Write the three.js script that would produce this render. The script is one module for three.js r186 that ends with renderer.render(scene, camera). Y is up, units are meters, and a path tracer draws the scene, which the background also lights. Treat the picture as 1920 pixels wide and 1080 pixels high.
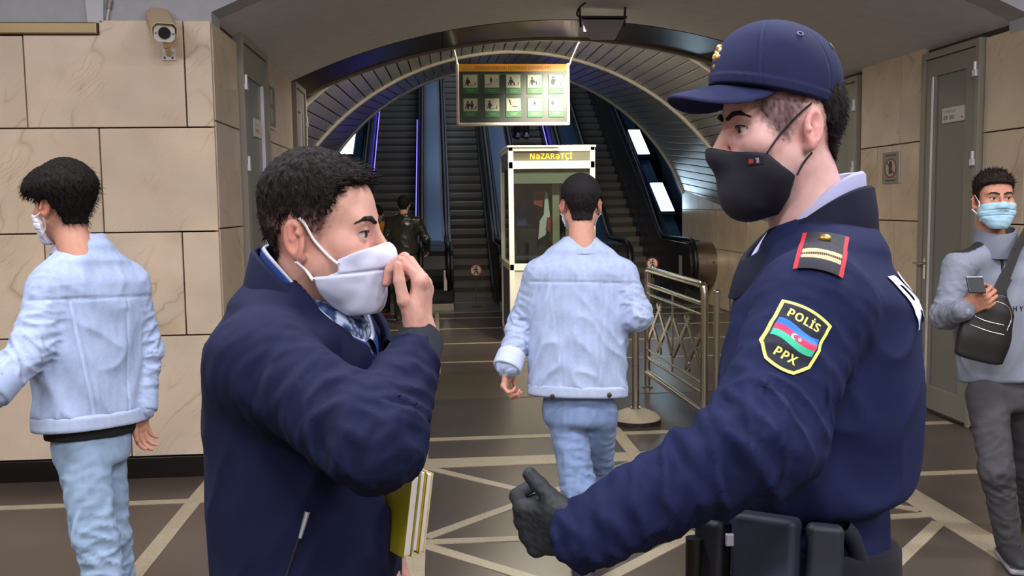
import * as THREE from 'three';
import { RoundedBoxGeometry } from 'three/addons/geometries/RoundedBoxGeometry.js';
import { mergeGeometries } from 'three/addons/utils/BufferGeometryUtils.js';
import { RectAreaLightUniformsLib } from 'three/addons/lights/RectAreaLightUniformsLib.js';
import { createNoise2D, createNoise3D } from 'simplex-noise';

// ---------------------------------------------------------------- camera, light, exposure
const scene = new THREE.Scene();
scene.background = new THREE.Color(0x050506);
const camera = new THREE.PerspectiveCamera(34.3, 1920 / 1080, 0.05, 120);
camera.position.set(0, 1.62, 0);
camera.up.set(0.0201, 0.996, -0.0875);
camera.lookAt(0.7988, 0.7321, -9.9284);
scene.add(camera);
const renderer = new THREE.WebGLRenderer({ antialias: true });
renderer.toneMapping = THREE.LinearToneMapping;
renderer.toneMappingExposure = 1.0;
renderer.shadowMap.enabled = true;
RectAreaLightUniformsLib.init();
const HALL_LIGHT = 56, HALL_COLOR = 0xf8f6ff;              // fluorescent troffers of the entrance hall
const HALL_LAMPS = [[-3.6, -2.3], [-0.9, -2.3], [1.8, -2.3], [4.6, -2.3], [-2.4, 0.6], [0.4, 0.6], [3.2, 0.6], [0.4, 3.2], [4.2, 3.2]];
const FLOOD_LIGHT = 42, LED_LIGHT = 1.6, BOX_LIGHT = 8, TUNNEL_LIGHT = 120;

// ---------------------------------------------------------------- helpers
const TAU = Math.PI * 2, rad = (d) => d * Math.PI / 180;
function rngOf(seed) { let s = seed >>> 0; return () => { s = (s + 0x6d2b79f5) | 0; let t = Math.imul(s ^ (s >>> 15), 1 | s); t = (t + Math.imul(t ^ (t >>> 7), 61 | t)) ^ t; return ((t ^ (t >>> 14)) >>> 0) / 4294967296; }; }
const rnd = rngOf(7), n2 = createNoise2D(rngOf(11)), n3 = createNoise3D(rngOf(23));
const clamp = (v, a = 0, b = 1) => Math.min(b, Math.max(a, v)), mix = (a, b, t) => a + (b - a) * t;
const sstep = (a, b, x) => { const t = clamp((x - a) / (b - a)); return t * t * (3 - 2 * t); };
const taken = new Map();
function numbered(name) { const k = taken.get(name) ?? 0; taken.set(name, k + 1); return k ? name + '_' + String(k).padStart(3, '0') : name; }
const shade = (o) => { o.castShadow = true; o.receiveShadow = true; return o; };
function tag(o, label, category, group, kind) { if (label) o.userData.label = label; if (category) o.userData.category = category; if (group) o.userData.group = group; if (kind) o.userData.kind = kind; return o; }
function thing(name, label, category, pos = [0, 0, 0], group) { const g = new THREE.Group(); g.name = numbered(name); g.position.set(...pos); scene.add(g); return tag(g, label, category, group); }
function struct(name, geo, m, label, category) { const o = geo ? shade(new THREE.Mesh(geo, m)) : new THREE.Group(); o.name = numbered(name); scene.add(o); return tag(o, label, category, null, 'structure'); }
// a part given in world coordinates, under a thing (or a part of it)
function baseOf(o) { const p = new THREE.Vector3(); while (o && o !== scene) { p.add(o.position); o = o.parent; } return p; }
function part(parent, name, geo, m, label) { const b = baseOf(parent); geo.translate(-b.x, -b.y, -b.z); const o = shade(new THREE.Mesh(geo, m)); o.name = name; parent.add(o); if (label) o.userData.label = label; return o; }
function local(parent, name, geo, m, label) { const o = shade(new THREE.Mesh(geo, m)); o.name = name; parent.add(o); if (label) o.userData.label = label; return o; }
function metricUV(g, ox = 0, oy = 0, s = 1) {
  const p = g.attributes.position, n = g.attributes.normal, uv = new Float32Array(p.count * 2);
  for (let i = 0; i < p.count; i++) {
    const ax = Math.abs(n.getX(i)), ay = Math.abs(n.getY(i)), az = Math.abs(n.getZ(i)), x = p.getX(i), y = p.getY(i), z = p.getZ(i);
    const [u, v] = ax > ay && ax > az ? [z, y] : ay > az ? [x, z] : [x, y];
    uv[2 * i] = u * s + ox; uv[2 * i + 1] = v * s + oy;
  }
  g.setAttribute('uv', new THREE.BufferAttribute(uv, 2)); return g;
}
function bx(x0, x1, y0, y1, z0, z1, ox = 0, oy = 0) { const g = new THREE.BoxGeometry(Math.abs(x1 - x0), Math.abs(y1 - y0), Math.abs(z1 - z0)); g.translate((x0 + x1) / 2, (y0 + y1) / 2, (z0 + z1) / 2); return metricUV(g, ox, oy); }
function rb(x0, x1, y0, y1, z0, z1, r = 0.004, ox = 0, oy = 0, seg = 2) { const w = Math.abs(x1 - x0), h = Math.abs(y1 - y0), d = Math.abs(z1 - z0); const g = new RoundedBoxGeometry(w, h, d, seg, Math.min(r, w / 2.01, h / 2.01, d / 2.01)); g.translate((x0 + x1) / 2, (y0 + y1) / 2, (z0 + z1) / 2); return metricUV(g, ox, oy); }
function rod(a, b, r, seg = 10, r2 = r) { const A = new THREE.Vector3(...a), B = new THREE.Vector3(...b), L = A.distanceTo(B); const g = new THREE.CylinderGeometry(r2, r, L, seg); g.translate(0, L / 2, 0); g.applyQuaternion(new THREE.Quaternion().setFromUnitVectors(new THREE.Vector3(0, 1, 0), B.clone().sub(A).normalize())); g.translate(...a); return g; }
function tube(pts, r, n = 40, seg = 8, closed = false) { return new THREE.TubeGeometry(new THREE.CatmullRomCurve3(pts.map((p) => new THREE.Vector3(...p)), closed, 'catmullrom', 0.3), n, r, seg, closed); }
// a polygon of [a, b] pairs, extruded: plane 'zy' along x, plane 'xy' along z
function prism(poly, plane, from, to, bevel = 0) {
  const s = new THREE.Shape(poly.map(([a, b]) => new THREE.Vector2(a, b)));
  const g = new THREE.ExtrudeGeometry(s, { depth: to - from - 2 * bevel, bevelEnabled: bevel > 0, bevelSize: bevel, bevelThickness: bevel, bevelOffset: -bevel, bevelSegments: 2, curveSegments: 24 });
  g.translate(0, 0, from + bevel);
  if (plane === 'zy') g.applyMatrix4(new THREE.Matrix4().set(0, 0, 1, 0, 0, 1, 0, 0, 1, 0, 0, 0, 0, 0, 0, 1));
  if (plane === 'zy') { const ix = g.index; if (ix) { const a = ix.array; for (let i = 0; i < a.length; i += 3) { const t = a[i]; a[i] = a[i + 2]; a[i + 2] = t; } } else { for (const k of ['position', 'normal', 'uv']) { const at = g.attributes[k], c = at.itemSize, a = at.array; for (let i = 0; i < at.count; i += 3) for (let j = 0; j < c; j++) { const t = a[i * c + j]; a[i * c + j] = a[(i + 2) * c + j]; a[(i + 2) * c + j] = t; } } } g.computeVertexNormals(); }
  return metricUV(g);
}
const MAT = (color, roughness = 0.6, metalness = 0, extra = {}) => new THREE.MeshStandardMaterial({ color, roughness, metalness, ...extra });
const PHY = (color, roughness = 0.6, extra = {}) => new THREE.MeshPhysicalMaterial({ color, roughness, ...extra });
function dataTex(w, h, fn, srgb = true) {
  const d = new Uint8Array(w * h * 4);
  for (let y = 0, i = 0; y < h; y++) for (let x = 0; x < w; x++, i += 4) { const c = fn(x / w, y / h); d[i] = clamp(c[0]) * 255; d[i + 1] = clamp(c[1]) * 255; d[i + 2] = clamp(c[2]) * 255; d[i + 3] = 255; }
  const t = new THREE.DataTexture(d, w, h); t.magFilter = THREE.LinearFilter; t.wrapS = t.wrapT = THREE.MirroredRepeatWrapping; if (srgb) t.colorSpace = THREE.SRGBColorSpace; t.needsUpdate = true; return t;
}
function canvasTex(w, h, draw) { const c = document.createElement('canvas'); c.width = w; c.height = h; const x = c.getContext('2d'); draw(x, w, h); const t = new THREE.CanvasTexture(c); t.colorSpace = THREE.SRGBColorSpace; return t; }
// a flat print: plane with uv 0..1 whose normal is +z before the turn
function card(w, h) { return new THREE.PlaneGeometry(w, h); }
// text with the turned-e letter, which the fonts lack
function az(c, text, x, y, size, weight = 'bold') {
  c.font = weight + ' ' + size + 'px sans-serif'; c.textAlign = 'left'; c.textBaseline = 'alphabetic';
  const w = [...text].map((ch) => c.measureText(ch === '\u018f' ? 'e' : ch).width * (ch === '\u018f' ? 1.12 : 1)), total = w.reduce((a, b) => a + b, 0);
  let p = x - total / 2;
  [...text].forEach((ch, i) => { if (ch === '\u018f') { c.save(); c.translate(p + w[i] / 2, y - size * 0.29); c.rotate(Math.PI); c.scale(1.12, 1.12); c.textAlign = 'center'; c.fillText('e', 0, size * 0.27); c.restore(); c.textAlign = 'left'; } else c.fillText(ch, p, y); p += w[i]; });
}
const fbm = (x, y, o = 4) => { let s = 0, a = 0.5, f = 1; for (let i = 0; i < o; i++) { s += a * n2(x * f, y * f); a *= 0.5; f *= 2.03; } return s; };

// ---------------------------------------------------------------- materials of the place
function marble(seed) {
  const t = dataTex(768, 768, (u, v) => {
    const x = u * 2 + seed * 7.3, y = v * 2 - seed * 3.1;
    const wx = x + 0.05 * fbm(x * 2.2, y * 2.2, 4), wy = y + 0.05 * fbm(x * 2.2 + 9, y * 2.2, 4);
    const a = wx * 0.77 + wy * -0.64, b = wx * 0.64 + wy * 0.77;                  // along and across the veins
    let vein = 1 - Math.abs(n2(b * 0.9 + 3, a * 4.2)); vein = Math.pow(clamp(vein), 22) * sstep(-0.1, 0.6, fbm(x * 0.9 + 5, y * 0.9, 2) + 0.12);
    let fine = 1 - Math.abs(n2(b * 1.7 + 30, a * 20)); fine = Math.pow(clamp(fine), 9) * sstep(0.0, 0.5, fbm(x * 1.6 + 15, y * 1.6, 2));
    const cloud = fbm(x * 1.3, y * 1.3, 4), grain = 0.02 * n2(x * 90, y * 90), stain = sstep(0.25, 0.7, fbm(x * 0.7 + 40, y * 1.1, 3)) * 0.08;
    const k = 0.865 + 0.07 * cloud + grain - stain - 0.15 * vein - 0.12 * fine, w = 0.02 * fbm(x * 2 + 60, y * 2, 2) + 0.035 * vein + 0.03 * fine + stain * 0.4;
    return [k + w * 0.4, k * 0.925 - w * 0.2, k * 0.825 - w];
  });
  t.repeat.set(0.5, 0.5); return t;
}
const marbleTex = [marble(1), marble(2)];
const M = {};
M.marble = marbleTex.map((map) => MAT(0xf6f2ec, 0.28, 0, { map }));
M.joint = MAT(0x4a3a2e, 0.9);
M.plaster = MAT(0xb9bcc2, 0.85, 0, { map: dataTex(256, 256, (u, v) => { const k = 0.93 + 0.03 * fbm(u * 6, v * 6) + 0.01 * n2(u * 120, v * 120); return [k, k, k]; }) });
M.vault = MAT(0xdadbe2, 0.8, 0, { map: dataTex(256, 256, (u, v) => { const k = 0.95 + 0.03 * fbm(u * 5, v * 5) + 0.012 * n2(u * 90, v * 90); return [k, k, k]; }) });
M.blackStone = MAT(0x14110f, 0.25);
const floorTex = dataTex(1024, 1024, (u, v) => {
  const x = u * 3, y = v * 3, g = 0.5 + 0.5 * n2(x * 130, y * 130), g2 = 0.5 + 0.5 * n2(x * 60 + 8, y * 60), c = fbm(x * 1.1, y * 1.1, 3);
  const k = 0.295 + 0.035 * c + 0.05 * (g - 0.5) + 0.04 * (g2 - 0.5); return [k * 1.05, k * 0.93, k * 0.83];
});
floorTex.repeat.set(1 / 3, 1 / 3);
M.floor = MAT(0xffffff, 0.3, 0, { map: floorTex });
const terrazzo = dataTex(512, 512, (u, v) => { const g = n2(u * 160, v * 160), h = n2(u * 75 + 4, v * 75); const k = 0.66 + 0.10 * sstep(0.2, 0.6, g) - 0.10 * sstep(0.3, 0.7, h) + 0.03 * fbm(u * 5, v * 5); return [k * 1.02, k * 0.95, k * 0.80]; });
M.strip = MAT(0xffffff, 0.4, 0, { map: terrazzo });
M.paleTile = MAT(0x8d8b80, 0.3, 0, { map: terrazzo });
M.doorPaint = MAT(0x8b887c, 0.5);
M.doorFrame = MAT(0x928e80, 0.45);
M.doorPanel = MAT(0x7f7e76, 0.42);
M.alu = MAT(0xe6e6ee, 0.35, 0.25);
M.steel = MAT(0xc4c0b6, 0.18, 1);
M.brushed = MAT(0x9a9284, 0.34, 1);
M.ring = MAT(0x4a4340, 0.3, 0.75);
M.slat = MAT(0xa9a7a2, 0.34, 0.35);
M.slatGap = MAT(0xa9a7a2, 0.5);
M.rim = MAT(0xf4f1e6, 0.35, 0.1);
M.cream = MAT(0xefeada, 0.5);
M.black = MAT(0x0c0c0e, 0.5);
M.rubber = MAT(0x090909, 0.42);
M.escDeck = MAT(0x2d4660, 0.36, 0.45);
M.escPanel = MAT(0x2c2c30, 0.38, 0.3);
M.escStep = MAT(0x6c665d, 0.5, 0.35);
M.tunnelBlue = MAT(0x2b3547, 0.6);
M.glass = PHY(0xdfe8e6, 0.04, { transmission: 1, thickness: 0, ior: 1.45 });

// ---------------------------------------------------------------- shell of the hall, the passage and the tunnel
const XL = -1.29, XR = 3.76, ZF = -5.7, ZV = -8.8, ZR = -9.74, SPR = 2.77, CROWN = 3.33;
const VC = (XL + XR) / 2, HW = (XR - XL) / 2, SAG = CROWN - SPR, VR = (HW * HW + SAG * SAG) / (2 * SAG), VY = CROWN - VR;
const arcY = (x, grow = 0) => VY + Math.sqrt(Math.max(0, (VR + grow) ** 2 - (x - VC) ** 2));
function arcPts(x0, x1, n, grow = 0) { const a = []; for (let i = 0; i <= n; i++) { const x = mix(x0, x1, i / n); a.push([x, arcY(x, grow)]); } return a; }

const floor = struct('floor', bx(-7, 9, -0.2, 0, -16.3, 5), M.floor, 'dark brown polished stone floor with pale terrazzo strips', 'floor');
// pale strips and bands let into the dark floor
function strip(ax, az, bxx, bz, w, m = M.strip, name = 'stone_strip', lift = 0) {
  const L = Math.hypot(bxx - ax, bz - az), g = new THREE.BoxGeometry(L, 0.006 + lift, w);
  g.rotateY(-Math.atan2(bz - az, bxx - ax)); g.translate((ax + bxx) / 2, 0.0 + lift / 2, (az + bz) / 2); metricUV(g); part(floor, name, g, m);
}
strip(-0.15, -6.2, -0.15, -1.5, 0.14); strip(2.57, -6.0, 2.57, -1.5, 0.16, M.strip, 'stone_strip', 0.0004);
strip(-0.22, -5.79, 2.65, -5.79, 0.2, M.strip, 'stone_strip', 0.0008); strip(-0.08, -6.4, 3.7, -6.4, 0.08);
strip(-7, -5.2, -0.22, -5.2, 0.07); strip(2.65, -5.2, 9, -5.2, 0.07); strip(-1.37, -5.66, -1.37, -1.5, 0.085, M.strip, 'stone_strip', 0.0006);
const zc = [[-0.08, -5.69, 1.2, -4.44], [-0.08, -4.47, 1.25, -5.7], [-0.08, -4.405, 1.2, -4.395], [-0.08, -4.36, 1.2, -3.12], [0, -3.2, 1.25, -4.39], [2.49, -4.57, 1.25, -5.7], [1.25, -4.41, 2.49, -4.5], [2.49, -4.38, 1.2, -3.05], [-0.08, -3.1, 2.49, -3.1]];
zc.forEach((s, i) => strip(...s, 0.065, M.strip, 'stone_strip', 0.0002 * (i + 1)));
strip(1.25, -6.6, 1.25, -5.5, 0.09, M.strip, 'stone_strip', 0.0022);
strip(-0.01, -14.1, -0.01, -8.95, 0.055); strip(-0.22, -8.32, 2.4, -8.32, 1.16, M.paleTile, 'pale_stone_band');
for (const z of [-9.59, -10.9, -12.24, -13.4]) strip(-2.2, z, 4.2, z, 0.04, M.strip, 'stone_strip', 0.0006);
strip(-2.2, -14.95, 4.2, -14.95, 1.7, MAT(0x8d8a7c, 0.35, 0.6), 'landing_plate', 0.006);

// marble slabs laid in courses on a backing wall. axis 'z' faces +z at depth c; axis 'x' faces +-x at c
function slabs(parent, axis, c, dir, rows, gap = 0.008, thick = 0.03) {
  for (const [y0, y1, cuts] of rows) for (let i = 0; i + 1 < cuts.length; i++) {
    const a = cuts[i] + gap / 2, b = cuts[i + 1] - gap / 2, k = Math.floor(rnd() * 2), ox = -a + rnd() * Math.max(0, 2 - b + a), oy = -y0 + rnd() * Math.max(0, 2 - y1 + y0), d = c + dir * (thick + 0.003 * (rnd() - 0.5));
    const g = axis === 'z' ? rb(a, b, y0 + gap / 2, y1 - gap / 2, c, d, 0.004, ox, oy, 1) : rb(c, d, y0 + gap / 2, y1 - gap / 2, a, b, 0.004, ox, oy, 1);
    part(parent, 'marble_slab', g, M.marble[k]);
  }
}
const wl = struct('wall_left', null, null, 'beige veined marble wall left of the passage, behind the walker', 'wall');
part(wl, 'backing', bx(-7, XL - 0.03, 0, 2.69, ZF - 0.23, ZF - 0.03), M.joint);
slabs(wl, 'z', ZF - 0.03, 1, [[2.1, 2.632, [-3.7, -3.25, -2.355]], [2.1, 2.72, [-1.45, XL]], [1.486, 2.1, [-3.7, -2.83, -1.955, XL]], [0.865, 1.486, [-3.7, -3.1, -2.3, -1.507, XL]], [0.13, 0.865, [-3.7, -2.75, -1.86, XL]]]);
{ const g = prism([[-2.351, 2.104], [-1.454, 2.104], [-1.454, 2.716], [-1.925, 2.716], [-1.925, 2.632], [-2.351, 2.632]], 'xy', ZF - 0.03, ZF, 0.003); metricUV(g, 3.0, -1.6); part(wl, 'marble_slab', g, M.marble[0]); }
slabs(wl, 'z', ZF - 0.03, 1, [[1.41, 2.632, [-7, -5.5, -3.25].map((v, i) => i === 2 ? -3.7 : v)], [0.13, 1.41, [-7, -5.4, -3.7]]]);
const bl = struct('baseboard_left', rb(-7, XL + 0.004, 0, 0.128, ZF - 0.03, ZF + 0.012, 0.006), M.blackStone, 'black stone skirting along the foot of the left marble wall', 'baseboard');
const wr = struct('wall_right', null, null, 'beige marble wall right of the passage, behind the man with the phone', 'wall');
part(wr, 'backing', bx(XR + 0.03, 9, 0, 2.69, ZF - 0.23, ZF - 0.03), M.joint);
slabs(wr, 'z', ZF - 0.03, 1, [[2.07, 2.72, [XR, 4.25, 5.15, 6.05, 7.5, 9]], [1.45, 2.07, [XR, 3.95, 4.8, 5.7, 6.6, 9]], [0.86, 1.45, [XR, 4.25, 5.15, 6.05, 7.5, 9]], [0.13, 0.86, [XR, 3.95, 4.8, 5.7, 9]]]);
struct('baseboard_right', rb(XR - 0.004, 9, 0, 0.128, ZF - 0.03, ZF + 0.012, 0.006), M.blackStone, 'black stone skirting along the foot of the right marble wall', 'baseboard');
// plaster frieze over the marble with the low arch of the passage cut out of it
struct('wall_front', mergeGeometries([prism([[-7, 2.69], [XL, 2.69], [XL, 4.0], [-7, 4.0]], 'xy', ZF - 0.24, ZF - 0.025), prism([...arcPts(XL, XR, 32), [XR, 4.0], [XL, 4.0]], 'xy', ZF - 0.24, ZF - 0.025), prism([[XR, 2.69], [9, 2.69], [9, 4.0], [XR, 4.0]], 'xy', ZF - 0.24, ZF - 0.025)]), M.plaster, 'pale grey plaster wall above the marble, cut by the flat arch', 'wall');
struct('trim_1', prism([[-1.93, 2.635], [-1.93, 2.70], [-7, 2.70], [-7, 2.635]], 'xy', ZF - 0.03, ZF + 0.03, 0.006), MAT(0x8d7b58, 0.35, 0.6), 'brown metal moulding along the top of the left marble wall', 'trim');
struct('trim_2', prism([[-1.93, 2.70], [-1.90, 2.70], [-1.86, 3.4], [-2.02, 3.4], [-1.99, 2.70]], 'xy', ZF - 0.035, ZF + 0.0, 0.004), MAT(0xc6c8cc, 0.7), 'narrow pale upright batten on the plaster above the marble', 'trim');
{
  const c = thing('conduit', 'thin pale conduit with a coupling slanting up the plaster beside the surveillance camera', 'conduit', [-1.88, 2.70, ZF]);
  part(c, 'pipe', rod([-1.885, 2.70, ZF - 0.015], [-1.76, 3.3, ZF - 0.015], 0.011), MAT(0xa9a6a8, 0.4, 0.3));
  part(c, 'coupling', rod([-1.868, 2.785, ZF - 0.015], [-1.858, 2.83, ZF - 0.015], 0.017, 12), MAT(0x8b7f7c, 0.4, 0.3));
}
// passage side walls
const pl = struct('wall_passage_left', null, null, 'marble left side wall of the passage with two grey doors', 'wall');
part(pl, 'backing', bx(XL - 0.23, XL - 0.03, 0, 2.9, ZR, ZF - 0.03), M.joint);
slabs(pl, 'x', XL - 0.03, 1, [[2.14, 2.715, [-6.42, -5.73]], [1.5, 2.14, [-6.42, -5.73]], [0.87, 1.5, [-6.42, -5.73]], [0, 0.87, [-6.42, -5.73]], [2.14, 2.83, [-8.78, -7.42]], [1.5, 2.14, [-8.78, -8.1, -7.42]], [0.87, 1.5, [-8.78, -7.42]], [0, 0.87, [-8.78, -8.1, -7.42]], [0, 2.83, [ZR, -9.52]]]);
const pr = struct('wall_passage_right', null, null, 'marble right side wall of the passage with a grey metal door', 'wall');
part(pr, 'backing', bx(XR + 0.03, XR + 0.23, 0, 2.9, ZR, ZF - 0.03), M.joint);
slabs(pr, 'x', XR + 0.03, -1, [[2.07, 2.715, [-6.2, -5.73]], [1.45, 2.07, [-6.2, -5.73]], [0.86, 1.45, [-6.2, -5.73]], [0, 0.86, [-6.2, -5.73]], [2.07, 2.8, [-8.06, -7.36, -6.99]], [1.45, 2.07, [-8.06, -7.74, -7.48, -6.99]], [0.86, 1.45, [-8.06, -7.42, -6.99]], [0, 0.86, [-8.06, -7.6, -6.99]], [0, 2.83, [ZR, -9.0]]]);
struct('baseboard_passage', rb(XR - 0.012, XR + 0.03, 0, 0.12, -8.06, -6.99, 0.004), M.blackStone, 'black skirting on the right passage wall beyond the door', 'baseboard');
struct('ceiling_passage', prism([...arcPts(XL - 0.12, XR + 0.12, 40), ...arcPts(XR + 0.12, XL - 0.12, 40, 0.12)], 'xy', ZV, ZF - 0.235), M.vault, 'plain grey-brown flat vault over the passage', 'ceiling');
{
  const r = struct('trim_3', null, null, 'dark polished metal ring lining the inner end of the passage vault', 'trim');
  const xs = [XL - 0.12, 0.1, 1.75, XR + 0.12];
  for (let i = 0; i < 3; i++) part(r, 'metal_panel', prism([...arcPts(xs[i] + 0.002, xs[i + 1] - 0.002, 22, -0.006), ...arcPts(xs[i + 1] - 0.002, xs[i] + 0.002, 22, 0.1)], 'xy', ZR, ZV), M.ring);
  for (const [s, e] of [[ZR - 0.03, ZR + 0.03]]) part(r, 'edge_strip', prism([...arcPts(XL - 0.12, XR + 0.12, 40, -0.03), ...arcPts(XR + 0.12, XL - 0.12, 40, 0.1)], 'xy', s, e), MAT(0x8c8178, 0.5));
}
// tunnel: bulkhead, slatted circular lining, rims
const TC = [1.07, 0.22], TR = 3.45, Z0 = -9.8, Z1 = -12.6, Z2 = -16.1;
const STATION = [[1.03, 0.16, Z0], [1.07, 0.22, Z1], [1.14, 0.5, Z2]];
{
  const s = new THREE.Shape([[-7, 0], [9, 0], [9, 5.2], [-7, 5.2]].map((p) => new THREE.Vector2(...p)));
  s.holes.push(new THREE.Path([[XL, 0.0], ...arcPts(XL, XR, 24), [XR, 0.0]].map((p) => new THREE.Vector2(...p))));
  const g = new THREE.ExtrudeGeometry(s, { depth: 0.05, bevelEnabled: false }); g.translate(0, 0, ZR - 0.06);
  struct('wall_bulkhead', g, M.vault, 'grey end wall round the inner mouth of the passage', 'wall');
}
const stripGeo = [];
const tunnelWall = struct('ceiling_tunnel', null, null, 'round tunnel lining of narrow grey metal slats with pale ribs', 'ceiling');
{
  const a0 = 0.24, N = 66, da = (Math.PI - 2 * a0) / N, w = TR * da;
  const at = ([cx, cy, z], a, R = TR) => new THREE.Vector3(cx + R * Math.cos(a), cy + R * Math.sin(a), z);
  const pos = [], idx = [], n = 64, m = n + 1; let v = 0;
  for (const S of [STATION[0], STATION[1], STATION[2]]) for (const R of [TR + 0.06, TR + 0.18]) for (let i = 0; i <= n; i++) { const p = at(S, mix(a0 - 0.2, Math.PI - a0 + 0.2, i / n), R); pos.push(p.x, p.y, S === STATION[0] ? ZR : p.z); v++; }
  for (let k = 0; k < 2; k++) for (const e of [0, 1]) for (let i = 0; i < n; i++) { const p = (2 * k + e) * m + i, q = (2 * k + 2 + e) * m + i; if (e) idx.push(p, p + 1, q + 1, p, q + 1, q); else idx.push(p, q + 1, p + 1, p, q, q + 1); }
  const bg = new THREE.BufferGeometry(); bg.setAttribute('position', new THREE.Float32BufferAttribute(pos, 3)); bg.setIndex(idx); bg.computeVertexNormals(); metricUV(bg);
  part(tunnelWall, 'backing', bg, M.slatGap);
  for (let k = 0; k < 2; k++) for (let i = 0; i < N; i++) {
    const a = a0 + (i + 0.5) * da, A = at(STATION[k], a), B = at(STATION[k + 1], a), d = A.clone().sub(B), L = d.length(); d.normalize();
    const g = stripGeo[k] ??= new RoundedBoxGeometry(w - 0.014, 0.02, L - 0.01, 1, 0.005);
    const o = shade(new THREE.Mesh(g, M.slat)); o.name = 'slat'; o.position.copy(A).add(B).multiplyScalar(0.5);
    const Y = new THREE.Vector3(Math.cos(a), Math.sin(a), 0), X = new THREE.Vector3().crossVectors(Y, d).normalize(); Y.crossVectors(d, X);
    o.quaternion.setFromRotationMatrix(new THREE.Matrix4().makeBasis(X, Y, d)); tunnelWall.add(o);
  }
  STATION.forEach(([cx, cy, z], k) => {
    const g = new THREE.TorusGeometry(TR - 0.02, 0.028, 10, 96, Math.PI - 2 * a0 + 0.3); g.rotateZ(a0 - 0.15); g.scale(1, 1, 1.5); g.translate(cx, cy, z + [-0.03, 0, 0.03][k]);
    part(tunnelWall, 'rib', g, M.rim, 'pale cream ring rib');
  });
}
const st = struct('wall_tunnel_right', null, null, 'beige tiled right side wall of the escalator hall', 'wall');
part(st, 'backing', bx(4.33, 4.6, 0, 2.03, Z2, ZR), M.joint);
slabs(st, 'x', 4.33, -1, [[1.5, 2.03, [-16.1, -15.1, -14.1, -13.1, -12.1, -11.1, ZR]], [0.9, 1.5, [-16.1, -15.6, -14.0, -12.6, -11.2, ZR]], [0, 0.9, [-16.1, -15.1, -14.1, -13.1, -12.1, -11.1, ZR]]]);
const stl = struct('wall_tunnel_left', null, null, 'beige tiled left side wall of the escalator hall', 'wall');
part(stl, 'backing', bx(-2.4, -2.13, 0, 2.03, Z2, ZR), M.joint);
slabs(stl, 'x', -2.13, 1, [[1.5, 2.03, [-16.1, -14.1, -12.1, ZR]], [0.9, 1.5, [-16.1, -13.6, -11.2, ZR]], [0, 0.9, [-16.1, -14.1, -12.1, ZR]]]);
// inclined tunnel over the escalators
const T30 = Math.tan(rad(30)), ZE = -31, rise = (z) => Math.max(0, (-16 - z) * T30);
{
  const pos = [], idx = [], n = 40;
  for (const R of [TR, TR + 0.2]) for (const z of [Z2, ZE]) for (let i = 0; i <= n; i++) { const a = mix(-0.5, Math.PI + 0.5, i / n); pos.push(STATION[2][0] + R * Math.cos(a), STATION[2][1] + rise(z) + R * Math.sin(a), z); }
  const m = n + 1; const q = (a, b, c, d) => idx.push(a, b, c, a, c, d);
  for (let i = 0; i < n; i++) { q(i, i + 1, m + i + 1, m + i); q(2 * m + i, 3 * m + i, 3 * m + i + 1, 2 * m + i + 1); }
  const g = new THREE.BufferGeometry(); g.setAttribute('position', new THREE.Float32BufferAttribute(pos, 3)); g.setIndex(idx); g.computeVertexNormals(); metricUV(g);
  struct('ceiling_incline', g, M.tunnelBlue, 'dark blue-grey lining of the sloping escalator tunnel', 'ceiling');
  struct('floor_incline', prism([[Z2, -0.4], [ZE, rise(ZE) - 0.4], [ZE, rise(ZE) - 0.6], [Z2, -0.6]], 'zy', -2.6, 4.8), M.tunnelBlue, 'dark slope under the escalators', 'floor');
  struct('wall_back', bx(-3, 5.2, rise(ZE) - 3.6, rise(ZE) + 4.2, ZE - 0.2, ZE), M.tunnelBlue, 'dark far end of the sloping escalator tunnel', 'wall');
}
// the rest of the entrance hall, behind and beside the camera
struct('ceiling_hall', bx(-7.2, 9.2, 3.9, 4.1, ZF - 0.2, 5.2), M.plaster, 'pale grey ceiling of the entrance hall', 'ceiling');
struct('wall_hall_left', bx(-7.2, -7, -0.2, 4.1, ZF - 0.2, 5.2), M.marble[0], 'far left marble wall of the entrance hall', 'wall');
struct('wall_hall_right', bx(9, 9.2, -0.2, 4.1, ZF - 0.2, 5.2), M.marble[1], 'far right marble wall of the entrance hall', 'wall');
struct('wall_hall_back', bx(-7.2, 9.2, -0.2, 4.1, 5, 5.2), M.marble[0], 'marble wall behind the camera', 'wall');
const lampGlow = new THREE.MeshStandardMaterial({ color: 0xffffff, emissive: HALL_COLOR, emissiveIntensity: 2.2 });
HALL_LAMPS.forEach(([x, z], i) => {
  const t = thing('ceiling_light', 'long fluorescent ceiling fitting in the entrance hall, out of the picture', 'ceiling light', [x, 3.9, z], 'fluorescent fittings of the hall');
  part(t, 'housing', rb(x - 0.72, x + 0.72, 3.83, 3.9, z - 0.2, z + 0.2, 0.01), M.cream);
  part(t, 'diffuser', rb(x - 0.68, x + 0.68, 3.822, 3.832, z - 0.17, z + 0.17, 0.004), lampGlow);
  const l = new THREE.RectAreaLight(HALL_COLOR, HALL_LIGHT, 1.36, 0.34); l.position.set(0, -0.085, 0); l.rotation.x = -Math.PI / 2; t.add(l);
});
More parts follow.
